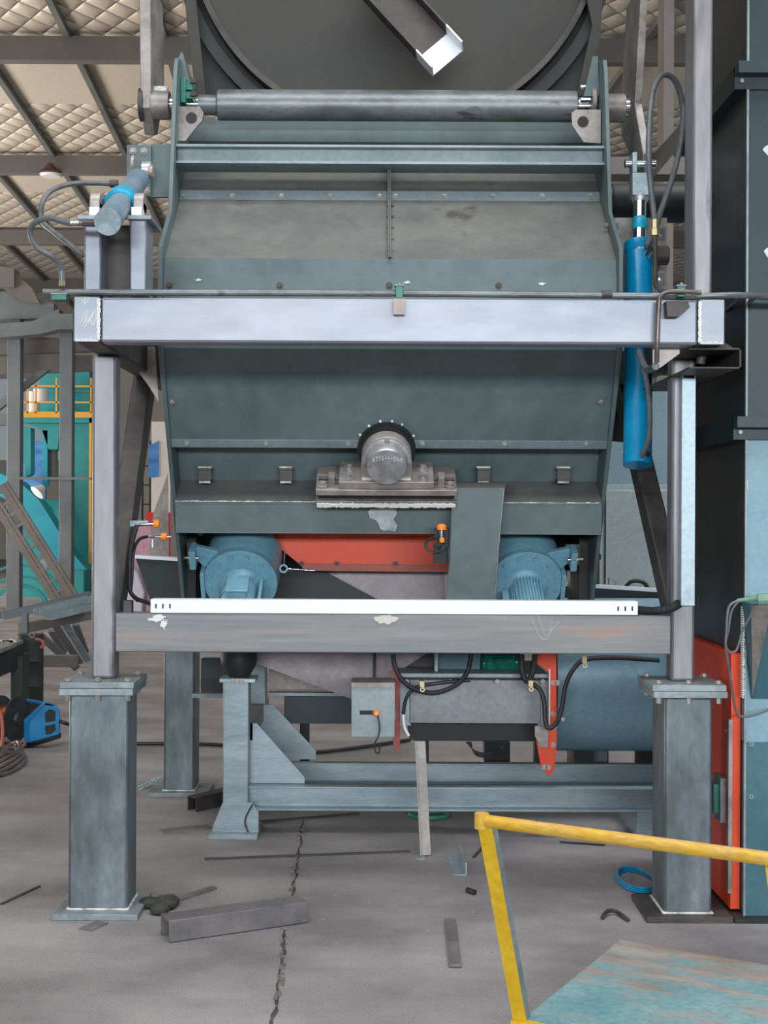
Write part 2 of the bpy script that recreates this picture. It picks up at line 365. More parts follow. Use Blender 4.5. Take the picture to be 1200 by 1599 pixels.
# open channel bracket below the right end cap
x0, x1 = XX(1076,4.97), XX(1157,4.97); zt, zb = ZZ(541,4.97), ZZ(573,4.97)
part(fr, 'bracket_channel', MB().box(x0, x1, 4.97, 5.9, zb, zb+.006).box(x1-.006, x1, 4.97, 5.9, zb, zt).box(x0, x1, 4.97, 5.9, zt-.006, zt), M['dark_steel'])
c = P(1122, 569, 5.15); part(fr, 'pipe_elbow', MB().tube([c+Vector((.07*math.cos(t), 0, .07*math.sin(t))) for t in [math.pi*i/8 for i in range(9)]], .018), M['dark_steel'])
# chalk scribbles on beam and cap
def strokes(lines, org, u, v, s, r=.0012):
    m = MB()
    for l in lines: m.tube([org+u*(a*s)+v*(b*s) for a, b in l], r, n=5, sub=3)
    return m
UX, UZ = Vector((1, 0, 0)), Vector((0, 0, 1))
part(fr, 'chalk_mark', strokes([[(0,.2),(.3,.9),(.5,1),(.3,.4),(.5,.3),(.9,1),(.7,.3),(.9,0),(1.1,.7),(1,1.1),(.8,.6)], [(.1,0),(.5,.6),(.6,.4),(.2,-.2)], [(0,1.6),(.3,2),(.25,1.5),(.6,2)]], P(127,508,YF-.007), UX, UZ, .05, .0016), M['chalk'])
part(fr, 'chalk_mark', strokes([[(0,1),(.5,-.2),(1,-.3),(1.2,.7)], [(.3,1.2),(.8,-.1),(.95,-.1),(1.6,.6)]], P(828,987,YP), UX, UZ, .075, .0006), M['chalk'])
for q, (cx_, cy_, w_, h_) in enumerate(((612,520,8,12),(724-100,500,5,5),(640,495,5,4))):
    pass
def blot(px, py, w, h, Y, seed, n=26, jag=.35, th=.001):
    rn = random.Random(seed); pts = []
    for i in range(n):
        t = 2*math.pi*i/n; k_ = 1-jag*rn.random(); pts.append((px+w*k_*math.cos(t), py+h*k_*math.sin(t)))
    return MB().ppoly(pts, Y-th, th+.0005)
part(fr, 'paint_blot', blot(246, 966, 20, 7, YP, 2, jag=.6), M['chalk'], 'white paint smear')
part(fr, 'paint_blot', blot(256, 975, 7, 10, YP, 5, jag=.6), M['chalk'], 'white paint smear')
part(fr, 'paint_blot', blot(602, 967, 22, 8, YP, 3), M['wall_pale'], 'beige paint smear')
# pipe clip stubs on beam
part(fr, 'clip_bracket', MB().pbox(615, 632, 466, 491, YF-.035, .036), M['pipe_brown'])
part(fr, 'clip_bracket', MB().ppoly([(1041,470),(1075,470),(1078,480),(1062,494),(1043,494)], YF-.05, .05), M['dark_steel'])

# ------------------------------------------------------------ trays, conduit, pipes
T = thing('cable_tray', 'long white cable tray lying along the top of the lower crossbeam', 'cable tray', (.1, 5.31, 1.198))
tx0, tx1 = XX(236,5.28), XX(997,5.28)
part(T, 'cover', MB().box(tx0, tx1, 5.276, 5.345, 1.199, 1.255), M['white_tray'], bevel=.002)
for px in (243.5, 254.5, 265.5): part(T, 'slot', MB().pbox(px-1.2, px+1.2, 943, 950, 5.2745, .002), M['black'])
for px in (966, 977, 988): part(T, 'slot', MB().pbox(px-1.2, px+1.2, 947, 954, 5.2745, .002), M['black'])
T = thing('cable_tray', 'short galvanised cable tray fixed upright on the right post', 'cable tray', (1.25, 5.25, 1.24))
a, b = XX(1064.5,5.235), XX(1086.5,5.235)
part(T, 'cover', MB().box(a, b, 5.235, 5.274, ZZ(944,5.235), ZZ(588,5.235)), M['galv'], bevel=.002)
for x in (a+.003, b-.003): part(T, 'side_lip', MB().box(x-.003, x+.003, 5.233, 5.274, ZZ(588,5.235), ZZ(584,5.235)), M['galv'])
cp = [P(997,952,5.31), P(1022,954,5.3), P(1048,950,5.27), P(1062,942,5.25)]
solo('flexible_conduit', MB().tube(cp, lambda t: .0165+.0008*math.sin(t*240), n=14, sub=60), M['rubber'], 'black ribbed conduit joining white tray to galvanised tray', 'conduit')
T = thing('hydraulic_pipe', 'long bent steel pipe running above the upper crossbeam', 'pipe', (0, 4.9, 2.42))
yp = 4.93
part(T, 'pipe_run', MB().tube([P(74,456,yp+.02), P(78,456,yp+.02), P(200,457,yp), P(600,458,yp), P(1000,462,yp), P(1080,463,yp), P(1150,461,yp+.0), P(1200,464,yp+.1), P(1240,470,yp+.15)], .0125, n=14), M['tube_steel'])
part(T, 'pipe_branch', MB().tube([P(1095,457,4.88), P(1060,455,4.87), P(1040,457,4.865), P(1031,466,4.86), P(1029,480,4.86), P(1027,530,4.86), P(1026,566,4.88)], .0095, n=12), M['pipe_brown'])
part(T, 'coupling', MB().cyl(P(940,460,yp), P(956,460,yp), .0155), M['dark_steel'])
for i, (a, b) in enumerate((((1160,463),(1130,488)), ((1180,463),(1152,492)), ((1130,463),(1112,480)))):
    part(T, 'pipe_branch', MB().tube([P(*a,5.0), P(*b,5.6)], .009, n=10), M['pipe_brown'])
cg = 'green pipe clamps'
def clamp(px, py, w, h, Y, lab):
    T = thing('pipe_clamp', lab, 'clamp', P(px, py+h/2, Y), group=None)
    part(T, 'jaw', MB().pbox(px-w/2, px+w/2, py-h/2, py+h/2, Y, .05), M['green_clip'], bevel=.003)
    part(T, 'strap', MB().pbox(px-w/2-1, px+w/2+1, py-h/2-2, py-h/2, Y-.002, .055), M['plate_steel'])
    part(T, 'screw', MB().bolt(P(px, py-h/2-2, Y+.025), (0,0,1), .006), M['cast'])
clamp(624, 456, 12, 20, 4.905, 'green pipe clamp in the middle of the upper crossbeam')
clamp(1065, 455, 13, 17, 4.895, 'green pipe clamp above the right end of the upper crossbeam')
clamp(92, 464, 24, 9, 4.93, 'green pipe clamp at the far left tip of the long pipe')

# ------------------------------------------------------------ hopper
hp = thing('hopper', 'huge grey green steel hopper housing hung between the frame posts', 'hopper', (.05, 6.6, .9))
XL, XR = -.954, 1.068
side = [(6.14,ZZ(92,6.14)),(6.10,ZZ(112,6.10)),(5.97,ZZ(330,5.97)),(5.70,ZZ(386,5.70)),(5.70,ZZ(540,5.70)),(6.46,ZZ(955,6.46)),(7.2,ZZ(955,6.46)),(7.2,3.72),(6.4,3.80)]
for x0, x1 in ((XL, XL+.018), (XR-.018, XR)):
    part(hp, 'side_plate', MB().yz(side, x0, x1), M['primer'], bevel=.002)
def slab(Ya, pa, Yb, pb, x0=XL+.018, x1=XR-.018, t=.012, mt='primer', name='panel', lab=None):
    za, zb = ZZ(pa, Ya), ZZ(pb, Yb); d = Vector((0, Yb-Ya, zb-za)).normalized(); n = Vector((0, -d.z, d.y))
    if n.y < 0: n = -n
    n = n*t
    return part(hp, name, MB().yz([(Ya, za), (Yb, zb), (Yb+n.y, zb+n.z), (Ya+n.y, za+n.z)], x0, x1), M[mt], lab, bevel=.0015)
slab(6.52,186, 6.50,222)
slab(6.42,262, 6.215,298, mt='primer_toplit')
slab(6.50,222, 6.42,262, mt='black_primer')  # black colour stands for the shade behind the stiffener
xm = XX(606, 6.1)
slab(6.205,298, 6.20,313, mt='flange_paint', t=.02, name='flange')
slab(6.205,312, 5.765,404, x1=xm, mt='primer_toplit', lab='upper panel with top light painted in')
slab(6.205,312, 5.765,404, x0=xm, mt='primer_toplit', lab='upper panel with top light painted in')
slab(5.765,404, 5.755,432)
slab(5.745,430, 5.745,545, mt='primer')
slab(5.745,545, 5.985,695)
slab(5.965,688, 5.985,700, mt='flange_paint', t=.016, name='flange')
slab(6.18,697, 6.255,752)
slab(6.255,750, 6.10,784, mt='primer_toplit', name='ledge')
slab(6.10,784, 6.12,832)
part(hp, 'bottom_plate', MB().box(XL+.018, XR-.018, 6.12, 6.9, ZZ(832,6.12)-.004, ZZ(832,6.12)+.006), M['primer'])
part(hp, 'back_plate', MB().box(XL+.018, XR-.018, 7.1, 7.2, 1.3, 3.7), M['black_primer'])
wl = MB(); zz = ZZ(784,6.10)
for i in range(90):
    x = XL+.02+(XR-XL-.05)*i/90; wl.box(x, x+.02, 6.093, 6.10, zz-.002, zz+.001+random.random()*.003)
part(hp, 'weld_bead', wl, M['weld'])
# channel stiffener
x0, x1 = XL+.018, XR-.018
part(hp, 'stiffener', MB().box(x0, x1, 6.08, 6.24, ZZ(230,6.08), ZZ(226,6.08)).box(x0, x1, 6.13, 6.14, ZZ(252,6.1), ZZ(229,6.08)).box(x0, x1, 6.08, 6.24, ZZ(256,6.08), ZZ(252,6.08)), M['primer_light'], bevel=.001)
# centre joint
m = MB(); ji = [(6.19,ZZ(258,6.42)),(6.41,ZZ(258,6.42)),(6.21,ZZ(300,6.21)),(5.77,ZZ(404,5.77)),(5.74,ZZ(401,5.74)),(6.17,ZZ(310,6.17))]
part(hp, 'joint_flange', MB().yz(ji, xm-.007, xm-.001), M['primer_toplit']); part(hp, 'joint_flange', MB().yz(ji, xm+.001, xm+.007), M['primer_toplit'])
for i in range(5):
    t = .1+.2*i; y = 6.18*(1-t)+5.77*t; z = ZZ(312,6.18)*(1-t)+ZZ(402,5.77)*t
    part(hp, 'bolt', MB().cyl((xm-.012, y+.01, z), (xm+.022, y+.01, z), .006, n=8), M['dark_steel'])
for px in (287,363,440,516,593,618,694,770,847,922): part(hp, 'bolt', MB().bolt(P(px,306,6.203), (0,-1,.1), .0085, .016), M['cast'])
for px in (292,416,544,660,788,915): part(hp, 'bolt', MB().bolt(P(px,692,5.972), (0,-1,-.3), .008, .014), M['cast'])
for px in (265,437,608,779): part(hp, 'bolt', MB().bolt(P(px,446,5.745), (0,-1,0), .010, .014), M['dark_steel'])
for px in (477,739,351,866): part(hp, 'bolt', MB().bolt(P(px,720,6.215), (0,-1,-.4), .008, .01), M['primer'])
for px, py in ((268,628),(262,340),(940,628),(948,352)): part(hp, 'bolt', MB().bolt(P(px, py, 5.95 if py < 500 else 5.84), (1 if px < 600 else -1, -.5, 0), .008, .014), M['cast'])
# small lugs along the recess
for px in (320, 447, 756, 881):
    Yl = 6.17; m = MB().pbox(px-11, px+11, 731, 734, Yl, .07); m.pbox(px-10, px+10, 733, 750, Yl+.012, .006); m.pbox(px-10, px+10, 748, 751, Yl-.02, .06)
    o = part(hp, 'lug', m, M['dark_steel'], bevel=.001)
    part(o, 'weld_bead', MB().pbox(px-11, px+10, 728.5, 731, Yl, .06), M['weld']); part(o, 'weld_bead', MB().pbox(px-9, px+8, 751.5, 754.5, Yl-.02, .04), M['weld'])
# lifting eyes on the inner side plates
for s, pts in ((1, [(278,166),(312,166),(318,176),(316,188),(296,212),(290,220),(278,220)]), (-1, [(893,176),(900,171),(939,171),(939,224),(912,222),(894,196)])):
    o = part(hp, 'lifting_eye', MB().ppoly(pts, 6.15, .016), M['arm_steel'], bevel=.001)
    c = P(299 if s > 0 else 911, 184 if s > 0 else 190, 6.147)
    part(o, 'eye_hole', MB().cyl(c, c+Vector((0,.003,0)), .026), M['black'])
# weld streak on the right plate, chalk marks
for px, py, w_, h_, sd in ((310,437,7,2.5,1),(636,441,8,2.5,2),(846,443,8,3,3)): part(hp, 'chalk_mark', blot(px, py, w_, h_, 5.743, sd, jag=.7), M['chalk'])
part(hp, 'paint_patch', MB().ppoly([(575,799),(580,794),(588,792),(600,793),(612,791),(619,793),(620,803),(615,811),(621,821),(618,831),(608,828),(600,829),(594,826),(591,818),(588,813),(578,809)], 6.095, .006), M['paper_grey'], 'bare scraped patch in the paint')
part(hp, 'bracket', MB().pbox(198, 236, 226, 306, 6.1, .02), M['primer'], bevel=.001)
part(hp, 'bracket', MB().pbox(235, 266, 225, 308, 6.13, .02), M['primer'], bevel=.001)
for px, py in ((208,236),(225,236),(229,297)): part(hp, 'bolt', MB().bolt(P(px,py,6.1), (0,-1,0), .011, .012), M['cast'])
part(hp, 'bracket', MB().ppoly([(276,98),(283,80),(286,84),(296,125),(296,150),(277,150)], 6.25, .03), M['primer'])
part(hp, 'bracket', MB().ppoly([(912,150),(926,88),(934,88),(936,150)], 6.25, .03), M['primer'])
part(hp, 'mount_plate', MB().pbox(960, 1042, 340, 460, 6.25, .02), M['arm_steel'], 'brown mounting plate beside the right cylinder')
for px, py in ((964,357),(1033,365),(1033,435)): part(hp, 'bolt', MB().pbox(px-6, px+6, py-9, py+9, 6.235, .015).bolt(P(px,py,6.235), (0,-1,0), .01), M['chrome'])
# dark structure under the hopper
for a, b in ((283, 306), (905, 926)):
    part(hp, 'hanger_plate', MB().pbox(a, b, 838, 945, 6.5, .3), M['black_primer'])
zz = 1.6
part(hp, 'adjusting_block', MB().pbox(292, 308, 848, 880, 6.42, .08), M['dark_steel']); part(hp, 'adjusting_block', MB().pbox(884, 906, 850, 882, 6.42, .08), M['dark_steel'])
part(hp, 'bolt', MB().cyl(P(288,871,6.4), P(298,871,6.4), .008), M['brass']); part(hp, 'bolt', MB().cyl(P(901,873,6.4), P(911,873,6.4), .008), M['brass'])

# ------------------------------------------------------------ bearing block (tilted with the hopper)
TI = math.radians(30)
bc = P(604, 711, 5.93)
B = thing('bearing_block', 'round cast bearing housing with machined cap marked in chalk, centre of hopper', 'bearing', bc, rot=(TI, 0, 0))
m = MB(); r = .113; pts = [(r*math.cos(t), r*math.sin(t)) for t in [math.pi*i/20 for i in range(21)]]
pts = [(.118,-.10)]+pts+[(-.118,-.10)]
m.prism([(x, -.04, z) for x, z in pts], (0, .19, 0)); part(B, 'housing', m, M['cast'], bevel=.004)
part(B, 'shaft_collar', MB().annulus((0, .02, .0), (0,1,0), .10, .124, .05), M['black'])
part(B, 'cap_ring', MB().lathe((0,-.04,0), (0,-1,0), [(0,.108),(.018,.108),(.022,.1),(.022,.0)], 48), M['machined'])
part(B, 'cap', MB().lathe((0,-.06,0), (0,-1,0), [(0,.096),(.006,.096),(.05,.09),(.056,.086),(.056,.0)], 48), M['machined'], bevel=.0)
for a in (90, 0, 180): part(B, 'bolt', MB().bolt((.101*math.cos(math.radians(a)), -.062, .101*math.sin(math.radians(a))), (0,-1,0), .008), M['cast'])
part(B, 'base', MB().box(-.215, .215, -.07, .13, -.135, -.10), M['cast'], bevel=.003)
part(B, 'sole_plate', MB().box(-.32, .32, -.08, .15, -.165, -.136), M['cast'], bevel=.003)
part(B, 'gap_shade', MB().box(-.31, .31, -.06, .15, -.19, -.166), M['black'])  # shade in the gap under the sole plate, built as black filler
part(B, 'rail', MB().box(-.32, .32, -.085, .15, -.214, -.191), M['arm_steel'], bevel=.002)
m = MB()
for i in range(60):
    x = -.315+.0105*i; m.box(x, x+.010, -.093, -.085, -.216-random.random()*.006, -.204+random.random()*.006)
part(B, 'weld_bead', m, M['chalk'], 'white spattered weld line')
for x in (-.168, .168):
    for y in (-.04, .04):
        part(B, 'bolt', MB().cyl((x,y,-.10), (x,y,-.094), .026).bolt((x,y,-.094), (0,0,1), .015, .022), M['machined'])
for s in (-1, 1):
    part(B, 'adjuster', MB().box(s*.235, s*.262, -.06, .0, -.136, -.085), M['arm_steel'])
    part(B, 'adjuster_screw', MB().cyl((s*.215,-.02,-.11), (s*.31,-.02,-.11), .009), M['dark_steel'])
    part(B, 'bolt', MB().cyl((s*.29,-.05,-.136), (s*.29,-.05,-.13), .024).bolt((s*.29,-.05,-.13), (0,0,1), .016, .02), M['cast'])
    m = MB().box(min(s*.03,s*.11), max(s*.03,s*.11), -.049, -.041, -.10, -.092); part(B, 'weld_bead', m, M['chalk'])
# chalk characters 6TIS-1-204 on the cap
GL = {'6':[[(.7,1),(.2,.6),(.1,.2),(.4,0),(.7,.25),(.4,.5),(.15,.3)]], 'T':[[(0,1),(.9,1)],[(.45,1),(.45,0)]], 'I':[[(.4,1),(.4,0)],[(.1,1),(.7,1)]],
 'S':[[(.8,.95),(.3,.9),(.25,.55),(.7,.4),(.6,.05),(.1,.05)]], '-':[[(.1,.5),(.8,.5)]], '1':[[(.5,1),(.4,0)]], '2':[[(.1,.8),(.5,1),(.7,.7),(.1,0),(.8,.05)]],
 '0':[[(.4,1),(.1,.5),(.4,0),(.7,.5),(.4,1)]], '4':[[(.5,1),(.05,.4),(.85,.45)],[(.75,.95),(.6,-.3)]]}
m = MB(); tx = '6TIS-1-204'
for i, ch in enumerate(tx):
    cx_ = -.063+i*.0133; cz = .022+.018*math.cos((i-4.3)/4.6)-.004
    for l in GL[ch]: m.tube([(cx_+a*.0115, -.1172, cz+b*.019) for a, b in l], .0012, n=5, sub=3)
part(B, 'chalk_writing', m, M['chalk'])
m = MB(); 
for l in ([(0,0),(0,1)], [(-.3,.8),(0,1),(.4,.9)]): m.tube([(a*.012, -.0405, .107-.016+b*.016+.0) for a, b in l], .0008, n=5, sub=3)
part(B, 'chalk_writing', m, M['chalk'])
m = MB().annulus((0,.052,0), (0,1,0), .12, .133, .018); part(B, 'seal_ring', m, M['black_primer'])
for a in (60, 80, 102, 125, 150, 28): part(B, 'weld_bead', MB().ball((.139*math.cos(math.radians(a)), .062, .142*math.sin(math.radians(a))), .007), M['weld'])

# ------------------------------------------------------------ gear motors
def gearmotor(px, py, lab, fins):
    c = P(px, py, 6.28)
    T = thing('gear_motor', lab, 'motor', c, rot=(TI, 0, 0))
    part(T, 'gear_case', MB().lathe((0,.30,0), (0,-1,0), [(0,.15),(.02,.185),(.2,.185),(.24,.175)], 48), M['motor_blue'], bevel=.002)
    part(T, 'flange', MB().lathe((0,.06,0), (0,-1,0), [(0,.178),(.035,.178),(.04,.174),(.04,.0)], 64), M['motor_blue'])
    n = 11
    for i in range(n):
        a = math.radians(90+(i-5)*29+14.5); part(T, 'bolt', MB().bolt((.152*math.cos(a), .02, .152*math.sin(a)), (0,-1,0), .009, .016), M['motor_blue'])
    part(T, 'motor_body', MB().lathe((0,.03,-.03), (0,-1,0), [(0,.12),(.02,.10),(.03,.085),(.20,.085),(.23,.07),(.235,.0)], 40), M['motor_blue'])
    if fins:
        for i in range(9):
            x = -.06+i*.015; part(T, 'fin', MB().box(x-.0022, x+.0022, -.2, .0, -.03, -.03+math.sqrt(max(.0, .097**2-x*x))), M['motor_blue'])
        part(T, 'terminal_box', MB().box(-.125, -.09, -.18, -.06, -.07, .02), M['motor_blue'], bevel=.004)
    else:
        part(T, 'terminal_box', MB().box(-.04, .05, -.19, -.07, .05, .085), M['motor_blue'], bevel=.006)
        part(T, 'box_lid', MB().box(-.047, .057, -.197, -.063, .085, .1), M['motor_blue'], bevel=.004)
        part(T, 'name_plate', MB().box(.087, .091, -.17, -.08, -.06, .0), M['red_edge'])
        part(T, 'fan_cowl', MB().prism([(.10,-.2,-.07),(.115,-.2,-.07),(.115,-.2,.05),(.10,-.2,.05)], (0,.18,0)), M['motor_blue'], bevel=.002)
        part(T, 'conduit', MB().cyl((-.055,-.1,.03), (-.12,-.1,-.05), .006), M['dark_steel'])
    s = -1 if not fins else 1
    part(T, 'torque_arm', MB().prism([(s*.10,.06,.15),(s*.20,.06,.175),(s*.225,.06,.175),(s*.225,.06,.105),(s*.205,.06,.10),(s*.17,.06,.06)], (0,.03,0)), M['motor_blue'], bevel=.003)
    part(T, 'torque_arm', MB().box(*sorted((s*.205, s*.235)), .0, .09, .085, .185), M['motor_blue'], bevel=.003)
    part(T, 'case_rib', MB().box(*sorted((s*.17, s*.19)), .0, .16, -.18, .06), M['motor_blue'], bevel=.003)
    part(T, 'bolt', MB().cyl((s*.19,.02,.14), (s*.24,.02,.14), .009), M['chrome'])
    return T
gearmotor(375, 914, 'light blue gear motor with square terminal box, left under the hopper', False)
gearmotor(822, 916, 'light blue gear motor with ribbed body, right under the hopper', True)
T = thing('tie_rod', 'thin bright rod ending in blue ring beside the left motor', 'rod', P(443,890,6.3))
c = P(443,888,6.3)
part(T, 'ring', MB().annulus(c, (0,1,0), .013, .021, .01, 24), M['motor_blue'])
part(T, 'rod', MB().cyl(c+Vector((.002,.005,.02)), P(445,860,6.3), .004).cyl(c+Vector((.02,.005,0)), P(492,891,6.3), .004), M['chrome'])

# ------------------------------------------------------------ guard plate and beacon sensor
T = thing('guard_plate', 'tall plain grey green plate hanging in front of the hopper right of centre', 'plate', P(745,935,6.0))
m = MB(); m.prism([P(707,762,5.97), P(787,762,5.97), P(778,860,5.99), P(772,945,6.03), P(697,945,6.03), P(703,860,5.99)], (0,.008,0))
part(T, 'sheet', m, M['primer'], bevel=.001)
part(T, 'top_fold', MB().prism([P(707,762,5.97), P(787,762,5.97), P(787,753,6.1), P(710,753,6.1)], (0,0,-.004)), M['primer_toplit'])
part(T, 'edge_fold', MB().prism([P(787,762,5.97), P(778,860,5.99), P(773,945,6.03), P(773,945,6.08), P(778,860,6.06), P(789,752,6.08)], (.003,0,0)), M['arm_steel'])
def sensor(name, lab, T0, parts): pass
T = thing('proximity_sensor', 'orange tipped proximity sensor on black bracket beside the guard plate', 'sensor', P(688,872,5.98))
Ys = 5.98
part(T, 'bracket', MB().pbox(679, 701, 824, 854, Ys, .006).pbox(677, 703, 850, 880, Ys+.03, .006).pbox(700, 703, 822, 880, Ys, .04), M['black'])
c = P(690,826,Ys-.03); part(T, 'cap', MB().lathe(c-Vector((0,0,.004)), (0,0,1), [(0,.022),(.016,.022),(.026,.014),(.029,.0)], 24), M['orange_plastic'], 'orange cap')
part(T, 'barrel', MB().cyl(P(690,828,Ys-.03), P(690,842,Ys-.03), .011), M['chrome'])
part(T, 'plug', MB().cyl(P(690,840,Ys-.03), P(691,847,Ys-.03), .012), M['orange_plastic'], 'orange plug')
m = MB()
for q in range(3):
    c = P(678+q*1.5, 851, Ys-.03+q*.006); m.tube([c+Vector((.042*math.cos(t), .0, .034*math.sin(t))) for t in [math.pi*2*i/12 for i in range(12)]], .003, closed=True, n=6, sub=3)
part(T, 'cable_loop', m, M['rubber'])
T = thing('proximity_sensor', 'upper orange tipped sensor on grey arm beside the left brace', 'sensor', P(215,820,5.6))
part(T, 'arm', MB().pbox(203, 231, 813, 822, 5.6, .02), M['galv']); part(T, 'cap', MB().cyl(P(240,818,5.6), P(249,818,5.6), .018), M['orange_plastic'], 'orange cap', bevel=.003); part(T, 'barrel', MB().cyl(P(217,819,5.59), P(240,818,5.59), .009), M['chrome'])
T = thing('proximity_sensor', 'lower orange tipped sensor against the left edge of the hopper', 'sensor', P(250,838,5.8))
part(T, 'cap', MB().cyl(P(252,838,5.8), P(261,838,5.8), .018), M['orange_plastic'], 'orange cap', bevel=.003); part(T, 'barrel', MB().cyl(P(233,838,5.8), P(267,838,5.8), .0055), M['chrome']); part(T, 'plug', MB().cyl(P(240,842,5.8), P(240,855,5.8), .006).cyl(P(243.5,842,5.8), P(243.5,854,5.8), .005), M['chrome'])
solo('sensor_cable', MB().tube([P(214,820,5.58),P(210,835,5.57),P(204,860,5.55),P(203,890,5.53),P(203,920,5.5),P(212,934,5.47),P(228,940,5.42),P(236,943,5.38)], .009), M['rubber'], 'black cable looping down behind the left post to the white tray', 'cable')
solo('sensor_cable', MB().tube([P(230,838,5.75),P(218,842,5.7),P(210,856,5.65),P(207,880,5.6),P(206,905,5.56),P(205,925,5.5),P(215,938,5.46)], .007), M['rubber'], 'black cable bending down from the lower orange sensor', 'cable')

# ------------------------------------------------------------ torque shaft with lever arms
T = thing('torque_shaft', 'thick round torque tube with lever arms across the hopper top', 'shaft', P(620,190,6.33))
ya = 6.33; A = P(340,164,ya); Bp = P(901,166.5,ya)
part(T, 'tube', MB().lathe(A, Bp-A, [(0,.066),(.006,.073),((Bp-A).length-.006,.073),((Bp-A).length,.066)], 40), M['tube_steel'])
dx = (Bp-A).normalized()
part(T, 'journal', MB().cyl(A-dx*.09, A, .048), M['tube_steel']); part(T, 'journal', MB().cyl(A-dx*.24, A-dx*.09, .04), M['chrome'])
part(T, 'journal', MB().cyl(Bp, Bp+dx*.25, .046), M['chrome'])
hl = P(254,165,ya); part(T, 'hub', MB().cyl(P(238,165,ya), P(266,165,ya), .067, n=36), M['arm_steel'], bevel=.003)
hr = P(955,169,ya); part(T, 'hub', MB().cyl(P(944,169,ya), P(975,169,ya), .067, n=36), M['arm_steel'], bevel=.003)
part(T, 'end_cap', MB().cyl(P(219,164,ya), P(226,164,ya), .078, n=36), M['dark_steel'])
part(T, 'lever_arm', MB().yz([(6.22,4.15),(6.60,4.15),(6.66,3.72),(6.46,3.46),(6.38,3.44),(6.28,3.54)], -1.137, -1.085), M['arm_steel'], bevel=.004)
part(T, 'lever_arm', MB().yz([(6.22,4.15),(6.60,4.15),(6.76,3.66),(6.70,3.53),(6.30,3.24),(6.24,3.15),(6.17,3.15),(6.17,3.30),(6.38,3.60)], 1.246, 1.283), M['arm_steel'], bevel=.004)
part(T, 'weld_bead', MB().pbox(240, 262, 134, 142, 6.35, .02), M['weld'], bevel=.003)
T = thing('bearing_bracket', 'small green pillow bracket with bolts at the left end of the torque tube', 'bracket', P(292,165,6.2))
part(T, 'body', MB().pbox(282, 290, 120, 160, 6.2, .12).pbox(284, 301, 128, 140, 6.22, .06).pbox(284, 301, 143, 154, 6.22, .06), M['green_clip'], bevel=.003)
for y in (127, 147): part(T, 'bolt', MB().cyl(P(297,y,6.22), P(307,y,6.22), .014, n=6), M['dark_steel'])
T = thing('bearing_bracket', 'bright bearing ring at the right end of the torque tube', 'bracket', P(925,175,6.2))
part(T, 'ring', MB().cyl(P(922,160,6.3), P(930,160,6.3), .075), M['arm_steel'], bevel=.004); part(T, 'bolt', MB().cyl(P(907,136,6.28), P(920,136,6.28), .012).cyl(P(907,156,6.24), P(922,156,6.24), .012), M['chrome'])

# ------------------------------------------------------------ hydraulic cylinders
ct, cb = P(1000,262,6.2), P(996,727,5.80)
ax = (cb-ct).normalized()
def onax(py):   # point on the cylinder axis showing at height py
    t0, t1 = 0, 1
    for _ in range(30):
        t = (t0+t1)/2; q = ct.lerp(cb, t); yy = VY-(q.z-H)*F/q.y
        if yy < py: t0 = t
        else: t1 = t
    return ct.lerp(cb, t)
T = thing('hydraulic_cylinder', 'bright blue upright hydraulic cylinder between hopper and right post', 'hydraulic cylinder', cb)
part(T, 'barrel', MB().cyl(onax(382), cb, .063, n=40), M['cyl_blue'], bevel=.004)
part(T, 'head', MB().lathe(onax(378), ax, [(0,.066),(.004,.069),(.045,.069),(.06,.062)], 40), M['cyl_blue'])
part(T, 'rod', MB().cyl(onax(312), onax(380), .0305, n=28), M['chrome'])
part(T, 'rod_band', MB().lathe(onax(339), ax, [(0,.031),(.006,.034),(.055,.034),(.062,.031)], 28), M['cyan'], 'cyan painted band')
part(T, 'rod_nut', MB().lathe(onax(306), ax, [(0,.042),(.012,.042),(.03,.032)], 28), M['machined'])
q = onax(306)
cl = MB().box(q.x-.042, q.x+.042, q.y-.04, q.y+.04, q.z, q.z+.105)
for s in (-1, 1): cl.box(*sorted((q.x+s*.02, q.x+s*.042)), q.y-.04, q.y+.04, q.z+.105, q.z+.2)
part(T, 'clevis', cl, M['galv'], bevel=.003)
pz = q.z+.155; part(T, 'pin', MB().cyl((q.x-.072, q.y, pz), (q.x+.075, q.y, pz), .02), M['chrome'], bevel=.003)
part(T, 'trunnion', MB().cyl(onax(395)+Vector((.05,.03,0)), onax(395)+Vector((.14,.03,0)), .045), M['dark_steel'], bevel=.005)
part(T, 'port', MB().cyl(onax(404)+Vector((.02,-.05,0)), onax(400)+Vector((.035,-.10,.02)), .014), M['chrome'])
part(T, 'port', MB().cyl(onax(712)+Vector((.02,-.055,0)), onax(710)+Vector((.028,-.09,.005)), .014), M['chrome'])
solo('hydraulic_hose', MB().tube([onax(400)+Vector((.035,-.10,.02)), P(1011,384,5.85), P(1022,365,5.9), P(1032,332,6.0), P(1050,280,6.05), P(1064,220,6.05), P(1067,170,6.05), P(1056,128,6.0), P(1036,117,5.95), P(1021,140,5.9), P(1015,190,5.85), P(1014,250,5.8), P(1018,300,5.8), P(1023,346,5.8)], .0135, sub=8), M['hose_grey'], 'grey hydraulic hose looping high above the right cylinder', 'hose')
T = thing('hydraulic_line', 'bent steel hydraulic line with brass nut beside right cylinder', 'pipe', P(1030,455,5.7))
part(T, 'nut', MB().cyl(P(1023,343,5.8), P(1023,360,5.8), .016, n=6).cyl(P(1023,358,5.8), P(1023,368,5.8), .021, n=6), M['brass'], 'brass nut')
part(T, 'line', MB().tube([P(1023,368,5.8), P(1024,400,5.7), P(1024,440,5.5), P(1030,452,5.4), P(1038,456,5.2), P(1045,460,4.99)], .0105), M['pipe_brown'])
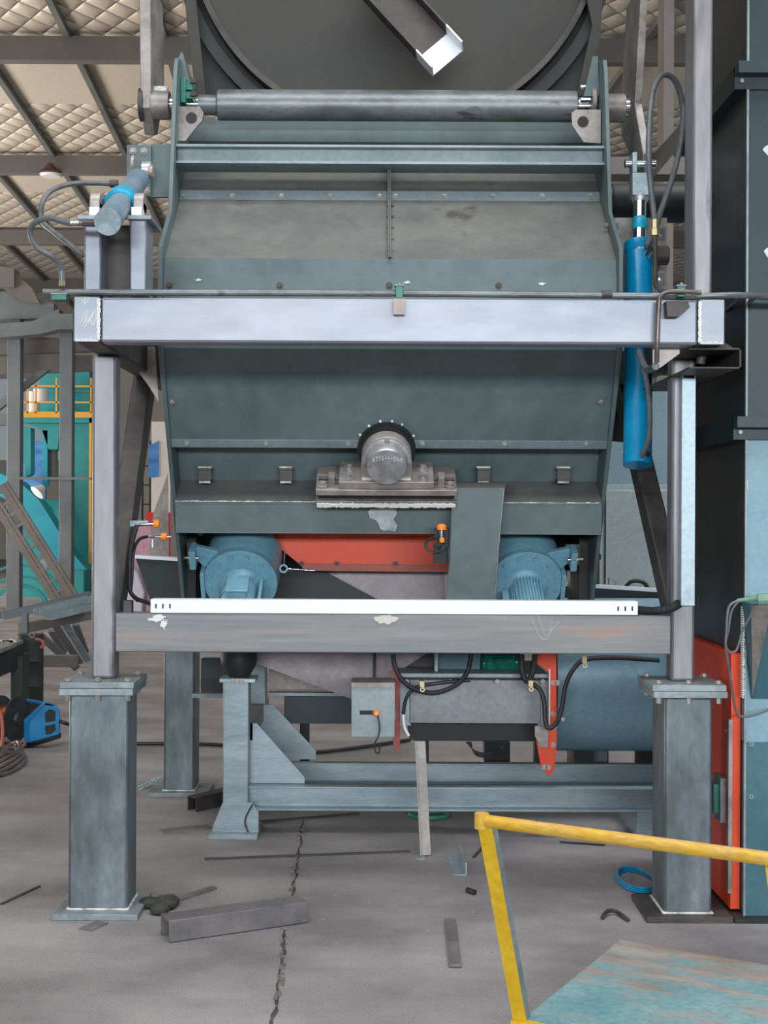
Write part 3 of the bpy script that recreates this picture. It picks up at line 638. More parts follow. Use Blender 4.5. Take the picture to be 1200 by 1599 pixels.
solo('hydraulic_hose', MB().tube([P(1025,572,4.9), P(1012,577,5.2), P(1004,565,5.4), P(999,550,5.6)], .014), M['hose_grey'], 'short hose stub curling behind the bent pipe end', 'hose')
solo('hydraulic_hose', MB().tube([P(1005,572,5.72), P(1011,600,5.7), P(1015,640,5.7), P(1014,680,5.7), P(1009,700,5.71), P(1002,712,5.73)], .0125), M['hose_grey'], 'hose hugging the right side of lower blue barrel', 'hose')
# left cylinder, seen from its end
A = P(168,347,4.72); Bq = P(216,280,5.70); d = (Bq-A).normalized(); Lc = (Bq-A).length
T = thing('hydraulic_cylinder', 'dull blue hydraulic cylinder tilted over the left stub posts', 'hydraulic cylinder', A)
part(T, 'barrel', MB().cyl(A+d*.012, Bq, .047, n=40), M['cyl_dull'], bevel=.004)
part(T, 'end_plate', MB().cyl(A, A+d*.012, .0475, n=40), M['galv'])
part(T, 'collar', MB().lathe(A+d*(Lc*.36), d, [(0,.05),(.01,.062),(.09,.062),(.1,.05)], 40), M['cyan'], 'cyan collar')
part(T, 'rod', MB().cyl(Bq, P(226,272,6.0), .024), M['cast'])
q = P(230,266,6.0); part(T, 'rod_eye', MB().cyl(q-Vector((.02,0,0)), q+Vector((.02,0,0)), .04), M['machined'])
q = P(233,268,5.98); part(T, 'pin', MB().cyl(P(206,256,6.0), P(211,256,6.0), .04).cyl(q, q+Vector((.02,0,0)), .03), M['cast'], bevel=.004)
tcn = A+d*(Lc*.43)
part(T, 'trunnion', MB().cyl(tcn-Vector((.09,0,.0)), tcn+Vector((.09,0,0)), .025), M['dark_steel'])
a1 = P(180,287,5.45); a2 = P(150,349,4.8)
part(T, 'port', MB().cyl(P(172,287,5.45), P(184,287,5.45), .016), M['dark_steel']); part(T, 'port', MB().cyl(P(128,348,4.79), P(152,349,4.79), .013, n=8), M['dark_steel'])
solo('hydraulic_hose', MB().tube([P(172,287,5.45), P(150,286,5.4), P(112,287,5.3), P(80,298,5.25), P(66,318,5.2), P(66,345,5.2), P(84,362,5.15), P(112,384,5.1), P(130,400,5.1)], .0105, sub=8), M['hose_grey'], 'upper grey hose arcing left from the tilted blue cylinder', 'hose')
T = thing('hydraulic_hose', 'lower grey hose running from cylinder end down to the pipe tip', 'hose', P(96,455,4.93))
part(T, 'hose', MB().tube([P(128,348,4.79), P(105,348,4.8), P(78,341,4.82), P(56,347,4.84), P(47,362,4.86), P(57,386,4.88), P(80,400,4.9), P(92,412,4.92), P(96,424,4.93)], .0105, sub=8), M['hose_grey'])
part(T, 'ferrule', MB().cyl(P(96,422,4.93), P(97,440,4.93), .011), M['chrome']); part(T, 'nut', MB().cyl(P(97,439,4.93), P(97,447,4.93), .0135, n=6), M['brass'])
part(T, 'ferrule', MB().cyl(P(110,348,4.79), P(130,348,4.79), .009), M['chrome'])

# ------------------------------------------------------------ drum above the hopper
T = thing('rotary_drum', 'large dark round drum end above the hopper, cut by the top edge', 'drum', P(617,150,6.9))
part(T, 'casing', MB().ppoly([(288,-80),(296,40),(318,170),(912,170),(935,40),(948,-80)], 6.86, .03), M['black_primer'])
dc = P(617,-116,6.8)
part(T, 'disc', MB().cyl(dc, dc+Vector((0,.05,0)), 318*6.8/F, n=96), M['drum_dark'])
part(T, 'rim', MB().annulus(dc-Vector((0,.05,0)), (0,1,0), 313*6.8/F, 322*6.8/F, .1, 96), M['dark_steel'])
part(T, 'outer_ring', MB().annulus(dc-Vector((0,.0,0)), (0,1,0), 332*6.8/F, 350*6.8/F, .05, 96), M['black_primer'])
part(T, 'side_rib', MB().ppoly([(906,-60),(945,-60),(938,60),(912,150),(900,150),(925,40)], 6.7, .03), M['drum_dark'], bevel=.002)
part(T, 'side_rib', MB().ppoly([(285,-60),(300,-60),(312,60),(322,150),(306,150),(292,40)], 6.7, .03), M['drum_dark'], bevel=.002)
p0, p1 = P(566,-46,6.62), P(686,84,6.52); dd = (p1-p0).normalized(); up = Vector((0,-1,0)); up = (up-dd*up.dot(dd)).normalized()
part(T, 'discharge_channel', MB().chan(p0, p1-dd*.05, .2, .10, .008, up=up), M['dark_steel'])
part(T, 'channel_lit_tip', MB().chan(p1-dd*.05, p1+dd*.07, .2, .10, .008, up=up), M['white_tray'], 'end of the channel painted bright as lit')  # light falling on the channel end, painted as white material

# ------------------------------------------------------------ chutes and conveyor beneath
T = thing('feed_chute', 'orange skirted steel chute under the middle of the hopper', 'chute', P(600,1100,6.9))
part(T, 'skirt', MB().ppoly([(395,828),(760,828),(760,886),(472,884),(432,852)], 6.55, .02), M['orange_paint'], 'orange painted skirt')
part(T, 'skirt_flange', MB().ppoly([(470,880),(760,884),(760,894),(474,891)], 6.52, .04), M['red_edge'], 'brownish red flange')
for px in (471, 526, 618): part(T, 'bolt', MB().bolt(P(px,880,6.52), (0,-1,0), .008), M['dark_steel'])
part(T, 'chute_wall', MB().ppoly([(500,892),(697,892),(697,1000),(606,1060),(606,1110),(545,1090),(400,1036),(400,990)], 6.75, .015), M['chute_steel'])
part(T, 'chute_rib', MB().pbox(694, 700, 893, 1000, 6.70, .06), M['arm_steel']); part(T, 'chute_rib', MB().pbox(583, 587, 1010, 1075, 6.72, .04), M['black'])
part(T, 'chute_wall', MB().ppoly([(610,1000),(682,1000),(682,1052),(610,1052)], 6.8, .1), M['dark_steel'])
T = thing('belt_conveyor', 'dark sloping belt conveyor trough passing behind the lower crossbeam', 'conveyor', P(600,960,7.3))
def ln(px): return 870+(px-212)*.0645
part(T, 'trough', MB().ppoly([(212,ln(212)+2),(1042,ln(1042)+2),(1042,990),(300,990),(236,940)], 7.35, .06), M['belt'])
part(T, 'top_lip', MB().ppoly([(211,ln(211)-3),(1042,ln(1042)-3),(1042,ln(1042)+2),(211,ln(211)+2)], 7.33, .1), M['white_tray'], 'bright top edge')
part(T, 'wedge', MB().ppoly([(432,889),(500,889),(604,944),(604,985),(420,985)], 6.68, .03), M['belt'])
part(T, 'side_rail', MB().pbox(420, 552, 1082, 1087, 7.15, .06), M['plate_steel']); part(T, 'side_rail', MB().pbox(300, 350, 1084, 1090, 7.15, .05), M['plate_steel'])
part(T, 'leg_beam', MB().pbox(444, 560, 1088, 1130, 7.3, .12), M['teal_dark']); part(T, 'leg_beam', MB().pbox(314, 352, 1030, 1082, 7.0, .1), M['belt'])
part(T, 'under_frame', MB().pbox(420, 550, 1038, 1076, 7.2, .05), M['arm_steel'])
part(T, 'stand', MB().box(XX(470,7.6), XX(484,7.6), 7.6, 7.7, 0, ZZ(1125,7.6)), M['belt'])
T = thing('screw_casing', 'grey rectangular conveyor casing with black rubber skirt under the lower beam', 'casing', P(750,1160,6.6))
part(T, 'shell', MB().pbox(640, 845, 1060, 1130, 6.55, .5), M['casing'], bevel=.004)
part(T, 'end_plate', MB().pbox(622, 642, 1060, 1133, 6.56, .4), M['skid']); part(T, 'end_plate', MB().pbox(840, 856, 1060, 1133, 6.57, .4), M['skid'])
part(T, 'lid_flange', MB().pbox(618, 856, 1052, 1061, 6.5, .6), M['plate_steel'], bevel=.001)
part(T, 'lid_edge', MB().pbox(618, 856, 1058, 1062, 6.495, .03), M['black'])
part(T, 'rubber_skirt', MB().pbox(640, 856, 1131, 1156, 6.6, .45), M['black'])
for px in (635, 704, 777, 848): part(T, 'bolt', MB().bolt(P(px,1063,6.5), (0,-1,0), .009), M['cast'])
part(T, 'inner_box', MB().pbox(684, 750, 1000, 1053, 6.7, .1), M['teal_mid'])
part(T, 'inner_box', MB().pbox(679, 684, 1000, 1053, 6.6, .2), M['plate_steel'])
T = thing('end_flange', 'narrow red edged flange plate at the left end of the grey casing', 'flange', P(619,1175,6.5))
part(T, 'plate', MB().ppoly([(612,1038),(618,1036),(625,1060),(625,1165),(619,1176),(614,1160),(619,1120)], 6.48, .06), M['red_edge'], bevel=.001)
T = thing('end_flange', 'pointed orange flange plate at the right end of the grey casing', 'flange', P(855,1210,6.4))
part(T, 'plate', MB().ppoly([(838,1000),(869,1000),(870,1160),(866,1202),(858,1212),(846,1200),(838,1156),(857,1150),(858,1050),(838,1035)], 6.45, .03), M['orange_paint'], bevel=.001)
part(T, 'edge_strip', MB().pbox(857.5, 859.5, 1045, 1135, 6.44, .01), M['white_tray']); 
for px, py in ((864,1066),(871,1066),(864,1115),(866,1135),(845,1162),(864,1163),(850,1198),(857,1198)): part(T, 'bolt', MB().bolt(P(px,py,6.45), (0,-1,0), .009), M['cast'])
part(T, 'corner_plate', MB().ppoly([(836,1134),(858,1134),(855,1168),(846,1166),(836,1150)], 6.42, .02), M['arm_steel'])
T = thing('round_casing', 'big pale blue round casing lying behind the right pedestal', 'casing', P(950,1185,7.0))
cy = P(0,1068,7.25)
part(T, 'shell', MB().cyl((XX(868,6.9),7.28,.72), (XX(1080,6.9),7.28,.72), .42, n=64), M['casing_blue'])
part(T, 'end_band', MB().cyl((XX(868,6.9)-.02,7.28,.72), (XX(868,6.9)+.01,7.28,.72), .43, n=64), M['black_primer'])
part(T, 'foot', MB().box(XX(900,7.2), XX(930,7.2), 7.2, 7.5, .0, .35), M['black']); part(T, 'foot', MB().box(XX(1010,7.2), XX(1040,7.2), 7.2, 7.5, .0, .35), M['black'])
part(T, 'paint_mark', blot(877, 1122, 7, 6, 6.87, 4, jag=.7), M['chalk']);
T = thing('sensor_box', 'grey square guard box with slot and orange plug under the lower beam', 'box', P(583,1150,6.3))
part(T, 'box', MB().pbox(549, 617, 1073, 1151, 6.3, .16), M['primer_light'], bevel=.002)
part(T, 'lid', MB().pbox(549, 617, 1066, 1074, 6.29, .2), M['arm_steel'], bevel=.001)
part(T, 'slot', MB().pbox(562, 584, 1109.5, 1116, 6.298, .003), M['black'])
q = P(586,1113,6.3); part(T, 'plug', MB().cyl(q, q-Vector((-.01,.03,0)), .014).cyl(P(588,1114,6.27), P(588,1114,6.25), .010), M['orange_plastic'], 'orange plug')
part(T, 'lead', MB().tube([P(590,1116,6.26), P(593,1135,6.26), P(591,1150,6.26), P(586,1160,6.26), P(586,1172,6.26), P(592,1176,6.26), P(594,1160,6.26)], .0035), M['rubber'])
solo('drive_motor', MB().tube([P(750,1036,6.75), P(762,1036,6.75), P(800,1034,6.75), P(812,1034,6.75)], lambda t: .055+.006*math.sin(t*40), n=20), M['green_glass'], 'small dark green motor half hidden above the grey casing', 'motor')
solo('power_cable', MB().tube([P(614,1022,6.4), P(617,1040,6.4), P(628,1062,6.38), P(650,1077,6.36), P(680,1082,6.36), P(712,1070,6.36), P(730,1050,6.38), P(736,1022,6.42)], .012), M['rubber'], 'thick black cable sagging in front of the grey casing', 'cable')
solo('power_cable', MB().tube([P(735,1062,6.45), P(690,1066,6.45), P(650,1074,6.44), P(635,1090,6.44), P(630,1115,6.44)], .009), M['rubber'], 'thin black cable clipped along the left of grey casing', 'cable')
solo('cable_sleeve', MB().tube([P(630,1114,6.44), P(632,1135,6.44), P(639,1149,6.44)], .007), M['white_tray'], 'white sleeve end of the thin cable on grey casing', 'sleeve')
solo('power_cable', MB().tube([P(815,1022,6.4), P(816,1050,6.4), P(824,1064,6.4), P(832,1050,6.4), P(836,1022,6.4)], .014), M['rubber'], 'short black cable loop beside the green motor', 'cable')
solo('power_cable', MB().tube([P(826,1066,6.38), P(842,1075,6.36), P(850,1095,6.35), P(852,1125,6.34), P(858,1137,6.33), P(870,1128,6.33), P(878,1105,6.34), P(884,1070,6.36), P(896,1045,6.38), P(915,1030,6.4), P(960,1027,6.4), P(1030,1031,6.4)], .0115, sub=8), M['rubber'], 'long black cable dipping over the orange flange to the right', 'cable')
for px, py, lab in ((660,1069,'yellowish cable clip on the left of the grey casing'), (830,1068,'yellowish cable clip beside the orange flange'), (914,1031,'yellowish cable clip below the right of lower beam')):
    m = MB().pbox(px-4, px+3, py-5, py+4, 6.32, .05); q = P(px,py+8,6.33); m.annulus(q, (0,1,0), .006, .012, .004, 16); solo('cable_clip', m, M['brass'], lab, 'clip')
m = MB()
for i in range(5): m.tube([P(728+i*2,1158,6.9), P(742,1172+i*1.5,6.9), P(762,1176+i*1.5,6.88), P(785-i,1168,6.9), P(792-i*5,1156,6.9)], .0025)
solo('cable_bundle', m, M['rubber'], 'bundle of thin black wires drooping under the grey casing', 'cable')
solo('junction_box', MB().pbox(757, 797, 1160, 1190, 7.6, .1)  , M['black'], 'black junction box on the floor beneath the casing', 'box')
# floating-looking parts rest on this stand behind
solo('casing_stand', MB().box(XX(650,6.8), XX(850,6.8), 6.95, 7.05, ZZ(1156,6.9)-.01, ZZ(1150,6.9)).box(XX(650,6.8), XX(850,6.8), 7.0, 7.40, ZZ(1156,6.9)-.01, ZZ(1152,6.9)).box(XX(838,7.3), XX(850,7.3), 7.32, 7.40, 0, .42).box(XX(660,7.3), XX(672,7.3), 7.32, 7.40, 0, .42), M['black'], 'black stand legs carrying the grey casing', 'stand')

# ------------------------------------------------------------ skid frame
T = thing('skid_frame', 'pale steel skid with two channels and sloping gussets on the floor', 'skid', (0,6.9,0))
part(T, 'foot', MB().ppoly([(348,1253),(394,1253),(404,1268),(404,1308),(330,1308),(333,1290)], 6.5, .01), M['skid'], bevel=.001)
part(T, 'foot_plate', MB().box(XX(328,6.46), XX(405,6.46), 6.44, 6.72, 0, .025), M['skid'], bevel=.002)
part(T, 'post', MB().box(XX(350,6.51), XX(390,6.51), 6.51, 6.63, .025, ZZ(1065,6.51)), M['skid'], bevel=.005)
part(T, 'post_plate', MB().pbox(343, 399, 1060, 1066, 6.48, .17), M['galv'], bevel=.002)
zt, zb = .245, .125
part(T, 'rail', MB().sect([(0,zb),(.06,zb),(.06,zb+.01),(.01,zb+.012),(.01,zt-.012),(.06,zt-.01),(.06,zt),(0,zt)], (XX(388,6.55),6.58,0), (1.62,6.58,0)), M['skid'], bevel=.002)
part(T, 'rail', MB().sect([(0,zb),(.06,zb),(.06,zb+.01),(.01,zb+.012),(.01,zt-.012),(.06,zt-.01),(.06,zt),(0,zt)], (XX(388,7.2),7.2,0), (1.62,7.2,0)), M['skid'], bevel=.002)
part(T, 'gusset', MB().prism([(XX(388,6.6),6.6,zt),(XX(478,6.6),6.6,zt),(XX(478,6.6),6.6,zt+.03),(XX(403,6.6),6.6,.545),(XX(388,6.6),6.6,.545)], (0,.012,0)), M['skid'])
part(T, 'gusset', MB().prism([(XX(388,7.25),7.25,zt),(XX(495,7.25),7.25,zt),(XX(495,7.25),7.25,zt+.05),(XX(428,7.25),7.25,.545),(XX(388,7.25),7.25,.545)], (0,.012,0)), M['skid'])
part(T, 'cross_sill', MB().box(XX(372,6.7), XX(399,6.7), 6.6, 7.6, .46, .545), M['arm_steel'])
part(T, 'post', MB().box(XX(388,7.3), XX(416,7.3), 7.3, 7.42, .1, ZZ(1040,7.3)), M['skid'], bevel=.004)
part(T, 'rib', MB().tube([P(395,1256,6.49), P(386,1272,6.49), P(383,1285,6.49), P(389,1303,6.49)], .004), M['dark_steel'])
part(T, 'leg', MB().box(1.3, 1.42, 6.51, 7.3, 0, zb), M['skid'])
T = thing('air_spring', 'black rubber air spring seated on top of the skid post', 'spring', P(371,1060,6.57))
q = P(373,1059,6.57); part(T, 'bellows', MB().lathe(q, (0,0,1), [(0,.05),(.02,.06),(.07,.088),(.10,.092),(.12,.090),(.14,.095),(.2,.09),(.22,.06)], 36), M['rubber'])
for px in (364,371,378): part(T, 'bolt', MB().bolt(P(px,1063,6.48), (0,-1,0), .008), M['cast'])
T = thing('prop_bar', 'thin upright steel angle bar propped from floor to the casing', 'bar', G(657,1341))
q = G(657,1341); tp = P(648,1158,6.25)
part(T, 'bar', MB().ang(q+Vector((0,.05,.004)), tp, .05, .03, .005, up=(0,-1,0)), M['arm_steel']); part(T, 'foot', MB().box(q.x-.02, q.x+.02, q.y-.01, q.y+.06, 0, .004), M['galv'])

# ------------------------------------------------------------ right housing
T = thing('machine_housing', 'tall dark steel machine housing filling the right edge', 'housing', (2.2,6.5,0))
hx = 1.464
part(T, 'upper_wall', MB().box(hx, 3.0, 5.2, 6.15, 1.99, 5.2), M['teal_dark'], 'dark teal upper front')
part(T, 'middle_wall', MB().box(hx, 3.0, 5.2, 6.15, .70, 1.95), M['sky_paint'], 'pale blue middle front')
part(T, 'lower_wall', MB().box(hx, 3.0, 5.19, 6.15, 0.02, .705), M['teal_mid'], 'mid teal lower front')
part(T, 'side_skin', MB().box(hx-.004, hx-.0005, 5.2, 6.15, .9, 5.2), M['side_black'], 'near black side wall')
part(T, 'edge_strip', MB().box(hx-.006, hx+.002, 5.186, 5.2, .02, 5.2), M['plate_steel'])
for za, zb_ in ((3.285,3.38),(1.90,1.99)):
    part(T, 'rib', MB().box(hx-.055, 3.0, 5.13, 5.2, (za+zb_)/2, zb_).box(hx-.055, 3.0, 5.185, 5.2, za, zb_), M['teal_dark'], bevel=.002)
    part(T, 'rib', MB().box(hx-.055, hx, 5.2, 6.15, za, zb_), M['black_primer'], bevel=.002)
    part(T, 'bolt', MB().cyl((hx-.03,5.17,za+.03), (hx-.03,5.19,za+.03), .008), M['cast'])
part(T, 'side_panel', MB().box(1.42, hx-.005, 5.24, 6.14, .03, 1.05), M['orange_paint'], 'orange side panel', bevel=.002)
part(T, 'panel_flange', MB().box(1.405, 1.42, 5.215, 5.24, .1, .79), M['arm_steel']);
for z in (.73,.52,.36,.22): part(T, 'bolt', MB().bolt((1.42,5.30,z), (-1,0,0), .009), M['red_edge'])
part(T, 'base_rim', MB().box(hx-.05, 3.0, 5.15, 6.15, 0, .02), M['black_primer'])
for py in (1162, 1244): part(T, 'bolt', MB().annulus(P(1174,py,5.185), (0,1,0), .004, .009, .006, 16), M['plate_steel'])
part(T, 'hopper_wedge', MB().prism([P(1173,942,5.05),P(1215,942,5.05),P(1215,1092,5.2),P(1173,1092,5.2)], (0,.12,0)), M['teal_mid'], bevel=.003)
part(T, 'wedge_web', MB().prism([P(1174,945,5.04),P(1206,945,5.0),P(1176,1086,5.17)], (0,.01,0)), M['arm_steel'])
wd = MB()
for i in range(40):
    wd.box(XX(1170,5.1)-.002, XX(1170,5.1)+.003+random.random()*.004, 5.17, 5.2, ZZ(1086-i*3.6,5.15), ZZ(1088.5-i*3.6,5.15))
part(T, 'weld_bead', wd, M['chalk'])
for py in (238,396): part(T, 'painted_sign', MB().cyl(P(1203,py,5.195), P(1203,py,5.2), .03 if py < 300 else .025, n=24), M['chalk'], 'white painted mark')
part(T, 'chalk_mark', strokes([[(0,1),(0,.2),(.1,.0)]], P(1168,765,5.19), UX, UZ, .04, .002), M['chalk'])
T = thing('switch_box', 'small green switch box in a steel frame beside right pedestal', 'box', (1.37,5.5,.35))
part(T, 'frame', MB().box(1.395, 1.418, 5.30, 5.42, .36, .54), M['plate_steel'], bevel=.001); part(T, 'switch', MB().box(1.375, 1.40, 5.33, 5.39, .39, .51), M['green_clip'], bevel=.004)
T = thing('welding_torch', 'grey green welding torch handle with looped cable on the right housing', 'torch', P(1190,940,5.0))
part(T, 'handle', MB().cyl(P(1183,936,5.0), P(1225,934,4.98), .023, n=10), M['torch_green'], bevel=.004)
part(T, 'neck', MB().cyl(P(1152,938,5.03), P(1184,934,5.0), .007, .011), M['torch_green'])
part(T, 'cable', MB().tube([P(1152,938,5.03),P(1140,946,5.03),P(1136,965,5.03),P(1135,990,5.03),P(1134,1010,5.03),P(1140,1050,5.05),P(1146,1090,5.08),P(1152,1115,5.1),P(1165,1119,5.1),P(1185,1114,5.1),P(1205,1106,5.1)], .005), M['hose_grey'])
part(T, 'cable', MB().tube([P(1154,939,5.05),P(1143,955,5.05),P(1138,985,5.04),P(1134,1005,5.05),P(1140,1018,5.05),P(1150,1016,5.05),P(1156,1000,5.05),P(1160,985,5.05),P(1172,962,5.03),P(1180,942,5.02)], .0045), M['hose_grey'])

# ------------------------------------------------------------ right background
T = thing('control_cabinet', 'pale grey control cabinet seen between hopper and right post', 'cabinet', P(980,1000,9.0))
x0, x1 = XX(925,9.0), XX(1075,9.0); zt = ZZ(755,9.0)
part(T, 'body', MB().box(x0, x1, 9.0, 9.6, 0, zt), M['cabinet_grey'], bevel=.004)
part(T, 'door', MB().box(XX(947,8.98), x1-.05, 8.985, 9.0, .12, ZZ(764,9.0)), M['cabinet_grey'], bevel=.004)
part(T, 'door_gap', MB().box(XX(945.6,8.98), XX(946.8,8.98), 8.99, 9.0, .12, ZZ(764,9.0)), M['black'])
part(T, 'hinge', MB().pbox(934, 939, 865, 874, 8.97, .03), M['black'])
solo('partition_panel', MB().box(XX(900,10.2), XX(1120,10.2), 10.2, 10.25, 0, ZZ(600,10.2)), M['wall_blue'], 'pale blue partition behind the grey cabinet', 'panel')
solo('round_duct', MB().cyl(P(900,318,6.9), P(1150,318,6.9), .095, n=40).cyl(P(955,318,6.9), P(1075,318,6.9), .1, n=40), M['black_primer'], 'thick dark duct crossing behind the right cylinder', 'duct')
solo('overhead_girder', MB().box(XX(930,9.0), XX(1300,9.0), 9.0, 9.2, ZZ(270,9), ZZ(243,9)), M['roof_beam'], 'dark girder crossing behind the clevis of right cylinder', 'girder')
solo('wall_column', MB().box(XX(1034,14), XX(1050,14), 14, 14.3, 0, 8.0), M['bg_brown'], 'slim grey building column between the right hoses', 'column')
solo('conveyor_gallery', MB().prism([P(1130,120,7.6),P(1130,150,7.6),P(940,370,10),P(940,330,10)], (.0,.25,0)), M['black_primer'], 'dark sloping brace beyond the tall right post', 'brace')
solo('rear_support', MB().ppoly([(957,606),(974,600),(974,690),(957,688)], 6.75, .05), M['black'], 'small black bracket left of the blue barrel', 'bracket')
solo('cable_arch', MB().tube([P(978,916,7.6), P(985,909,7.6), P(995,907,7.6), P(1006,910,7.6), P(1012,918,7.6)], .012), M['rubber'], 'black cable arch showing above the conveyor lip at right', 'cable')

# ------------------------------------------------------------ left background
T = thing('drum_stand', 'grey steel stand with stepped ring beams at the far left', 'stand', (-5.6,21,0))
for a, b, t in ((10,31,452),(92,112,515)):
    part(T, 'post', MB().box(XX(a,21), XX(b,21), 21, 21.2, 0, ZZ(t,21)), M['bg_steel'], bevel=.01)
part(T, 'ring_beam', MB().ppoly([(-40,410),(22,419),(22,448),(-40,448)], 20.7, .3), M['bg_brown'])
part(T, 'ring_beam', MB().ppoly([(0,405),(22,425),(50,450),(62,474),(36,470),(0,448)], 20.8, .2), M['bg_brown'])
part(T, 'ring_beam', MB().ppoly([(-40,455),(36,455),(84,474),(84,496),(-40,500)], 20.93, .25), M['bg_steel'])
part(T, 'ring_beam', MB().ppoly([(-40,508),(50,502),(92,482),(92,490),(114,490),(114,514),(92,514),(60,522),(-40,530)], 20.6, .3), M['bg_steel'])
part(T, 'ring_beam', MB().ppoly([(-40,522),(150,530),(150,548),(-40,556)], 21.4, .2), M['bg_brown'])
part(T, 'ring_beam', MB().ppoly([(-40,560),(60,553),(150,555),(150,578),(60,582),(-40,585)], 21.3, .2), M['bg_brown'])
part(T, 'brace', MB().ppoly([(-20,640),(60,578),(76,578),(-20,655)], 21.25, .1), M['bg_steel'])
part(T, 'brace', MB().pbox(-20, 12, 646, 664, 21.2, .2), M['bg_steel'])
part(T, 'tie_bar', MB().pbox(28, 142, 745, 749, 20.9, .05), M['bg_steel'])
T = thing('teal_plant', 'teal process machine with yellow railing in the far left background', 'machine', (-5.6,24,0))
Yb = 24.5
part(T, 'body', MB().box(XX(112,Yb), XX(139,Yb), Yb, Yb+2, 0, ZZ(652,Yb)), M['bg_teal'])
part(T, 'platform', MB().pbox(32, 144, 651, 660, Yb-.3, 1.6), M['bg_teal'])
part(T, 'upper_body', MB().pbox(62, 140, 575, 651, Yb+.5, 1.2).pbox(62, 140, 640, 645, Yb+.45, .1).pbox(62, 140, 608, 612, Yb+.45, .1), M['bg_teal'])
part(T, 'white_filter', MB().cyl(P(52,645,Yb), P(52,612,Yb), .12).cyl(P(64,628,Yb), P(64,608,Yb), .14), M['white_tray'], 'white filter cans')
part(T, 'kick_plate', MB().pbox(32, 144, 643, 652, Yb-.4, .02), M['bg_yellow'], 'yellow kick plate')
for py in (603, 628): part(T, 'rail', MB().pbox(32, 144, py-1.2, py+1.2, Yb-.4, .03), M['bg_yellow'], 'yellow rail')
for px in (43, 56, 88, 142): part(T, 'rail_post', MB().pbox(px-1.3, px+1.3, 590 if px > 80 else 602, 645, Yb-.4, .03), M['bg_yellow'], 'yellow rail post')
part(T, 'outlet_cone', MB().ppoly([(32,660),(94,660),(90,702),(76,702),(66,672),(48,664)], Yb, .6), M['bg_teal'])
part(T, 'outlet_pipe', MB().cyl(P(83,700,Yb+.2), P(83,750,Yb+.2), .09), M['bg_brown'])
part(T, 'support_leg', MB().ppoly([(32,664),(48,668),(48,740),(40,745),(36,700)], Yb, .3), M['bg_teal'])
part(T, 'support_leg', MB().pbox(66, 74, 672, 760, Yb, .2), M['bg_cyan'])
part(T, 'ladder_rail', MB().pbox(139, 143, 652, 880, Yb-.3, .05), M['bg_yellow'])
part(T, 'lower_body', MB().box(XX(28,Yb), XX(112,Yb), Yb+.4, Yb+2.4, 0, ZZ(782,Yb)), M['bg_teal'])
part(T, 'drive_box', MB().box(XX(100,23.6), XX(133,23.6), 23.6, 24.5, 0, ZZ(892,23.6)), M['bg_teal'], bevel=.03)
part(T, 'diagonal_duct', MB().ppoly([(-10,735),(30,752),(62,782),(110,860),(136,890),(136,925),(100,905),(48,820),(20,785),(-10,770)], 23.8, .5), M['bg_cyan'], 'cyan diagonal duct')
c = P(70,798,Yb+.38); part(T, 'port_ring', MB().annulus(c, (0,1,0), .06, .12, .03, 24), M['bg_teal'])
part(T, 'wheel_guard', MB().annulus(P(30,960,21.9), (0,1,0), .45, .52, .05, 48).annulus(P(30,960,21.9), (0,1,0), .62, .66, .05, 48).annulus(P(30,960,21.9), (0,1,0), .8, .84, .05, 48), M['bg_teal'])
solo('lighting_bowl', MB().lathe(P(68,760,22.5), (-.6,-.5,-.7), [(0,.05),(.05,.08),(.16,.14),(.17,.12)], 24), M['white_tray'], 'white lamp bowl in front of the teal machine', 'lamp')
solo('blue_tarpaulin', MB().ppoly([(26,692),(70,688),(72,924),(26,924)], 27.3, .1), M['blue_sheet'], 'crumpled blue tarpaulin beyond the teal machine legs', 'tarpaulin')
T = thing('leaning_ladder', 'long rusty lattice ladder leaning in front of the teal machine', 'ladder', G(120,962))
a0, a1 = (-6,762), (112,950); Yl = 20.2
def lad(t, o): return P(a0[0]+(a1[0]-a0[0])*t+o*.85, a0[1]+(a1[1]-a0[1])*t-o*.5, Yl)
for o in (-18, -13, -7, 7, 12, 18): part(T, 'stile', MB().bar(lad(0,o), lad(1,o), .05, .05, up=(0,-1,0)), M['bg_brown'])
for i in range(11): part(T, 'rung', MB().bar(lad(.04+i*.09,-18), lad(.04+i*.09,18), .04, .04, up=(0,-1,0)), M['bg_steel'])
part(T, 'step_plate', MB().prism([lad(.60,-12), lad(.60,14), lad(.68,14), lad(.68,-12)], (0,.05,0)), M['skid'])
# steel channels stacked on a trestle
T = thing('trestle', 'rough steel trestle carrying long channels at the left', 'trestle', (-3.3,11.2,0))
part(T, 'leg', MB().box(XX(33,11), XX(43,11), 11.0, 11.06, 0, ZZ(960,11)), M['bg_steel']); part(T, 'leg', MB().box(XX(128,11), XX(138,11), 11.6, 11.66, 0, ZZ(975,11.6)), M['bg_brown'])
part(T, 'top_bar', MB().bar(P(33,982,11.05), P(140,960,11.65), .08, .08), M['bg_brown']); part(T, 'lower_bar', MB().pbox(20, 118, 1024, 1042, 11.9, .1), M['bg_brown'])
for i, (a, b, lab, w_) in enumerate((((2,968),(145,934),'longest steel channel, topmost of the stack on the trestle',.1), ((58,962),(150,938),'middle steel channel lying on the trestle',.09), ((76,968),(150,950),'front steel channel with bright lip on the trestle',.09))):
    solo('steel_channel', MB().chan(P(*a,11.0-i*.05), P(*b,11.5-i*.05), w_, .06, .012), M['primer_light' if i else 'bg_steel'], lab, 'channel', 'steel channels on the trestle')
ld = [((60,990),(120,1046),'leaning angle offcut furthest left under the trestle'),((86,975),(125,1038),'dark green offcut leaning under the trestle'),((98,968),(137,1033),'bright offcut leaning under the trestle'),((118,975),(134,1020),'thin offcut leaning right under the trestle'),((80,985),(100,1020),'short dull offcut leaning under the trestle')]
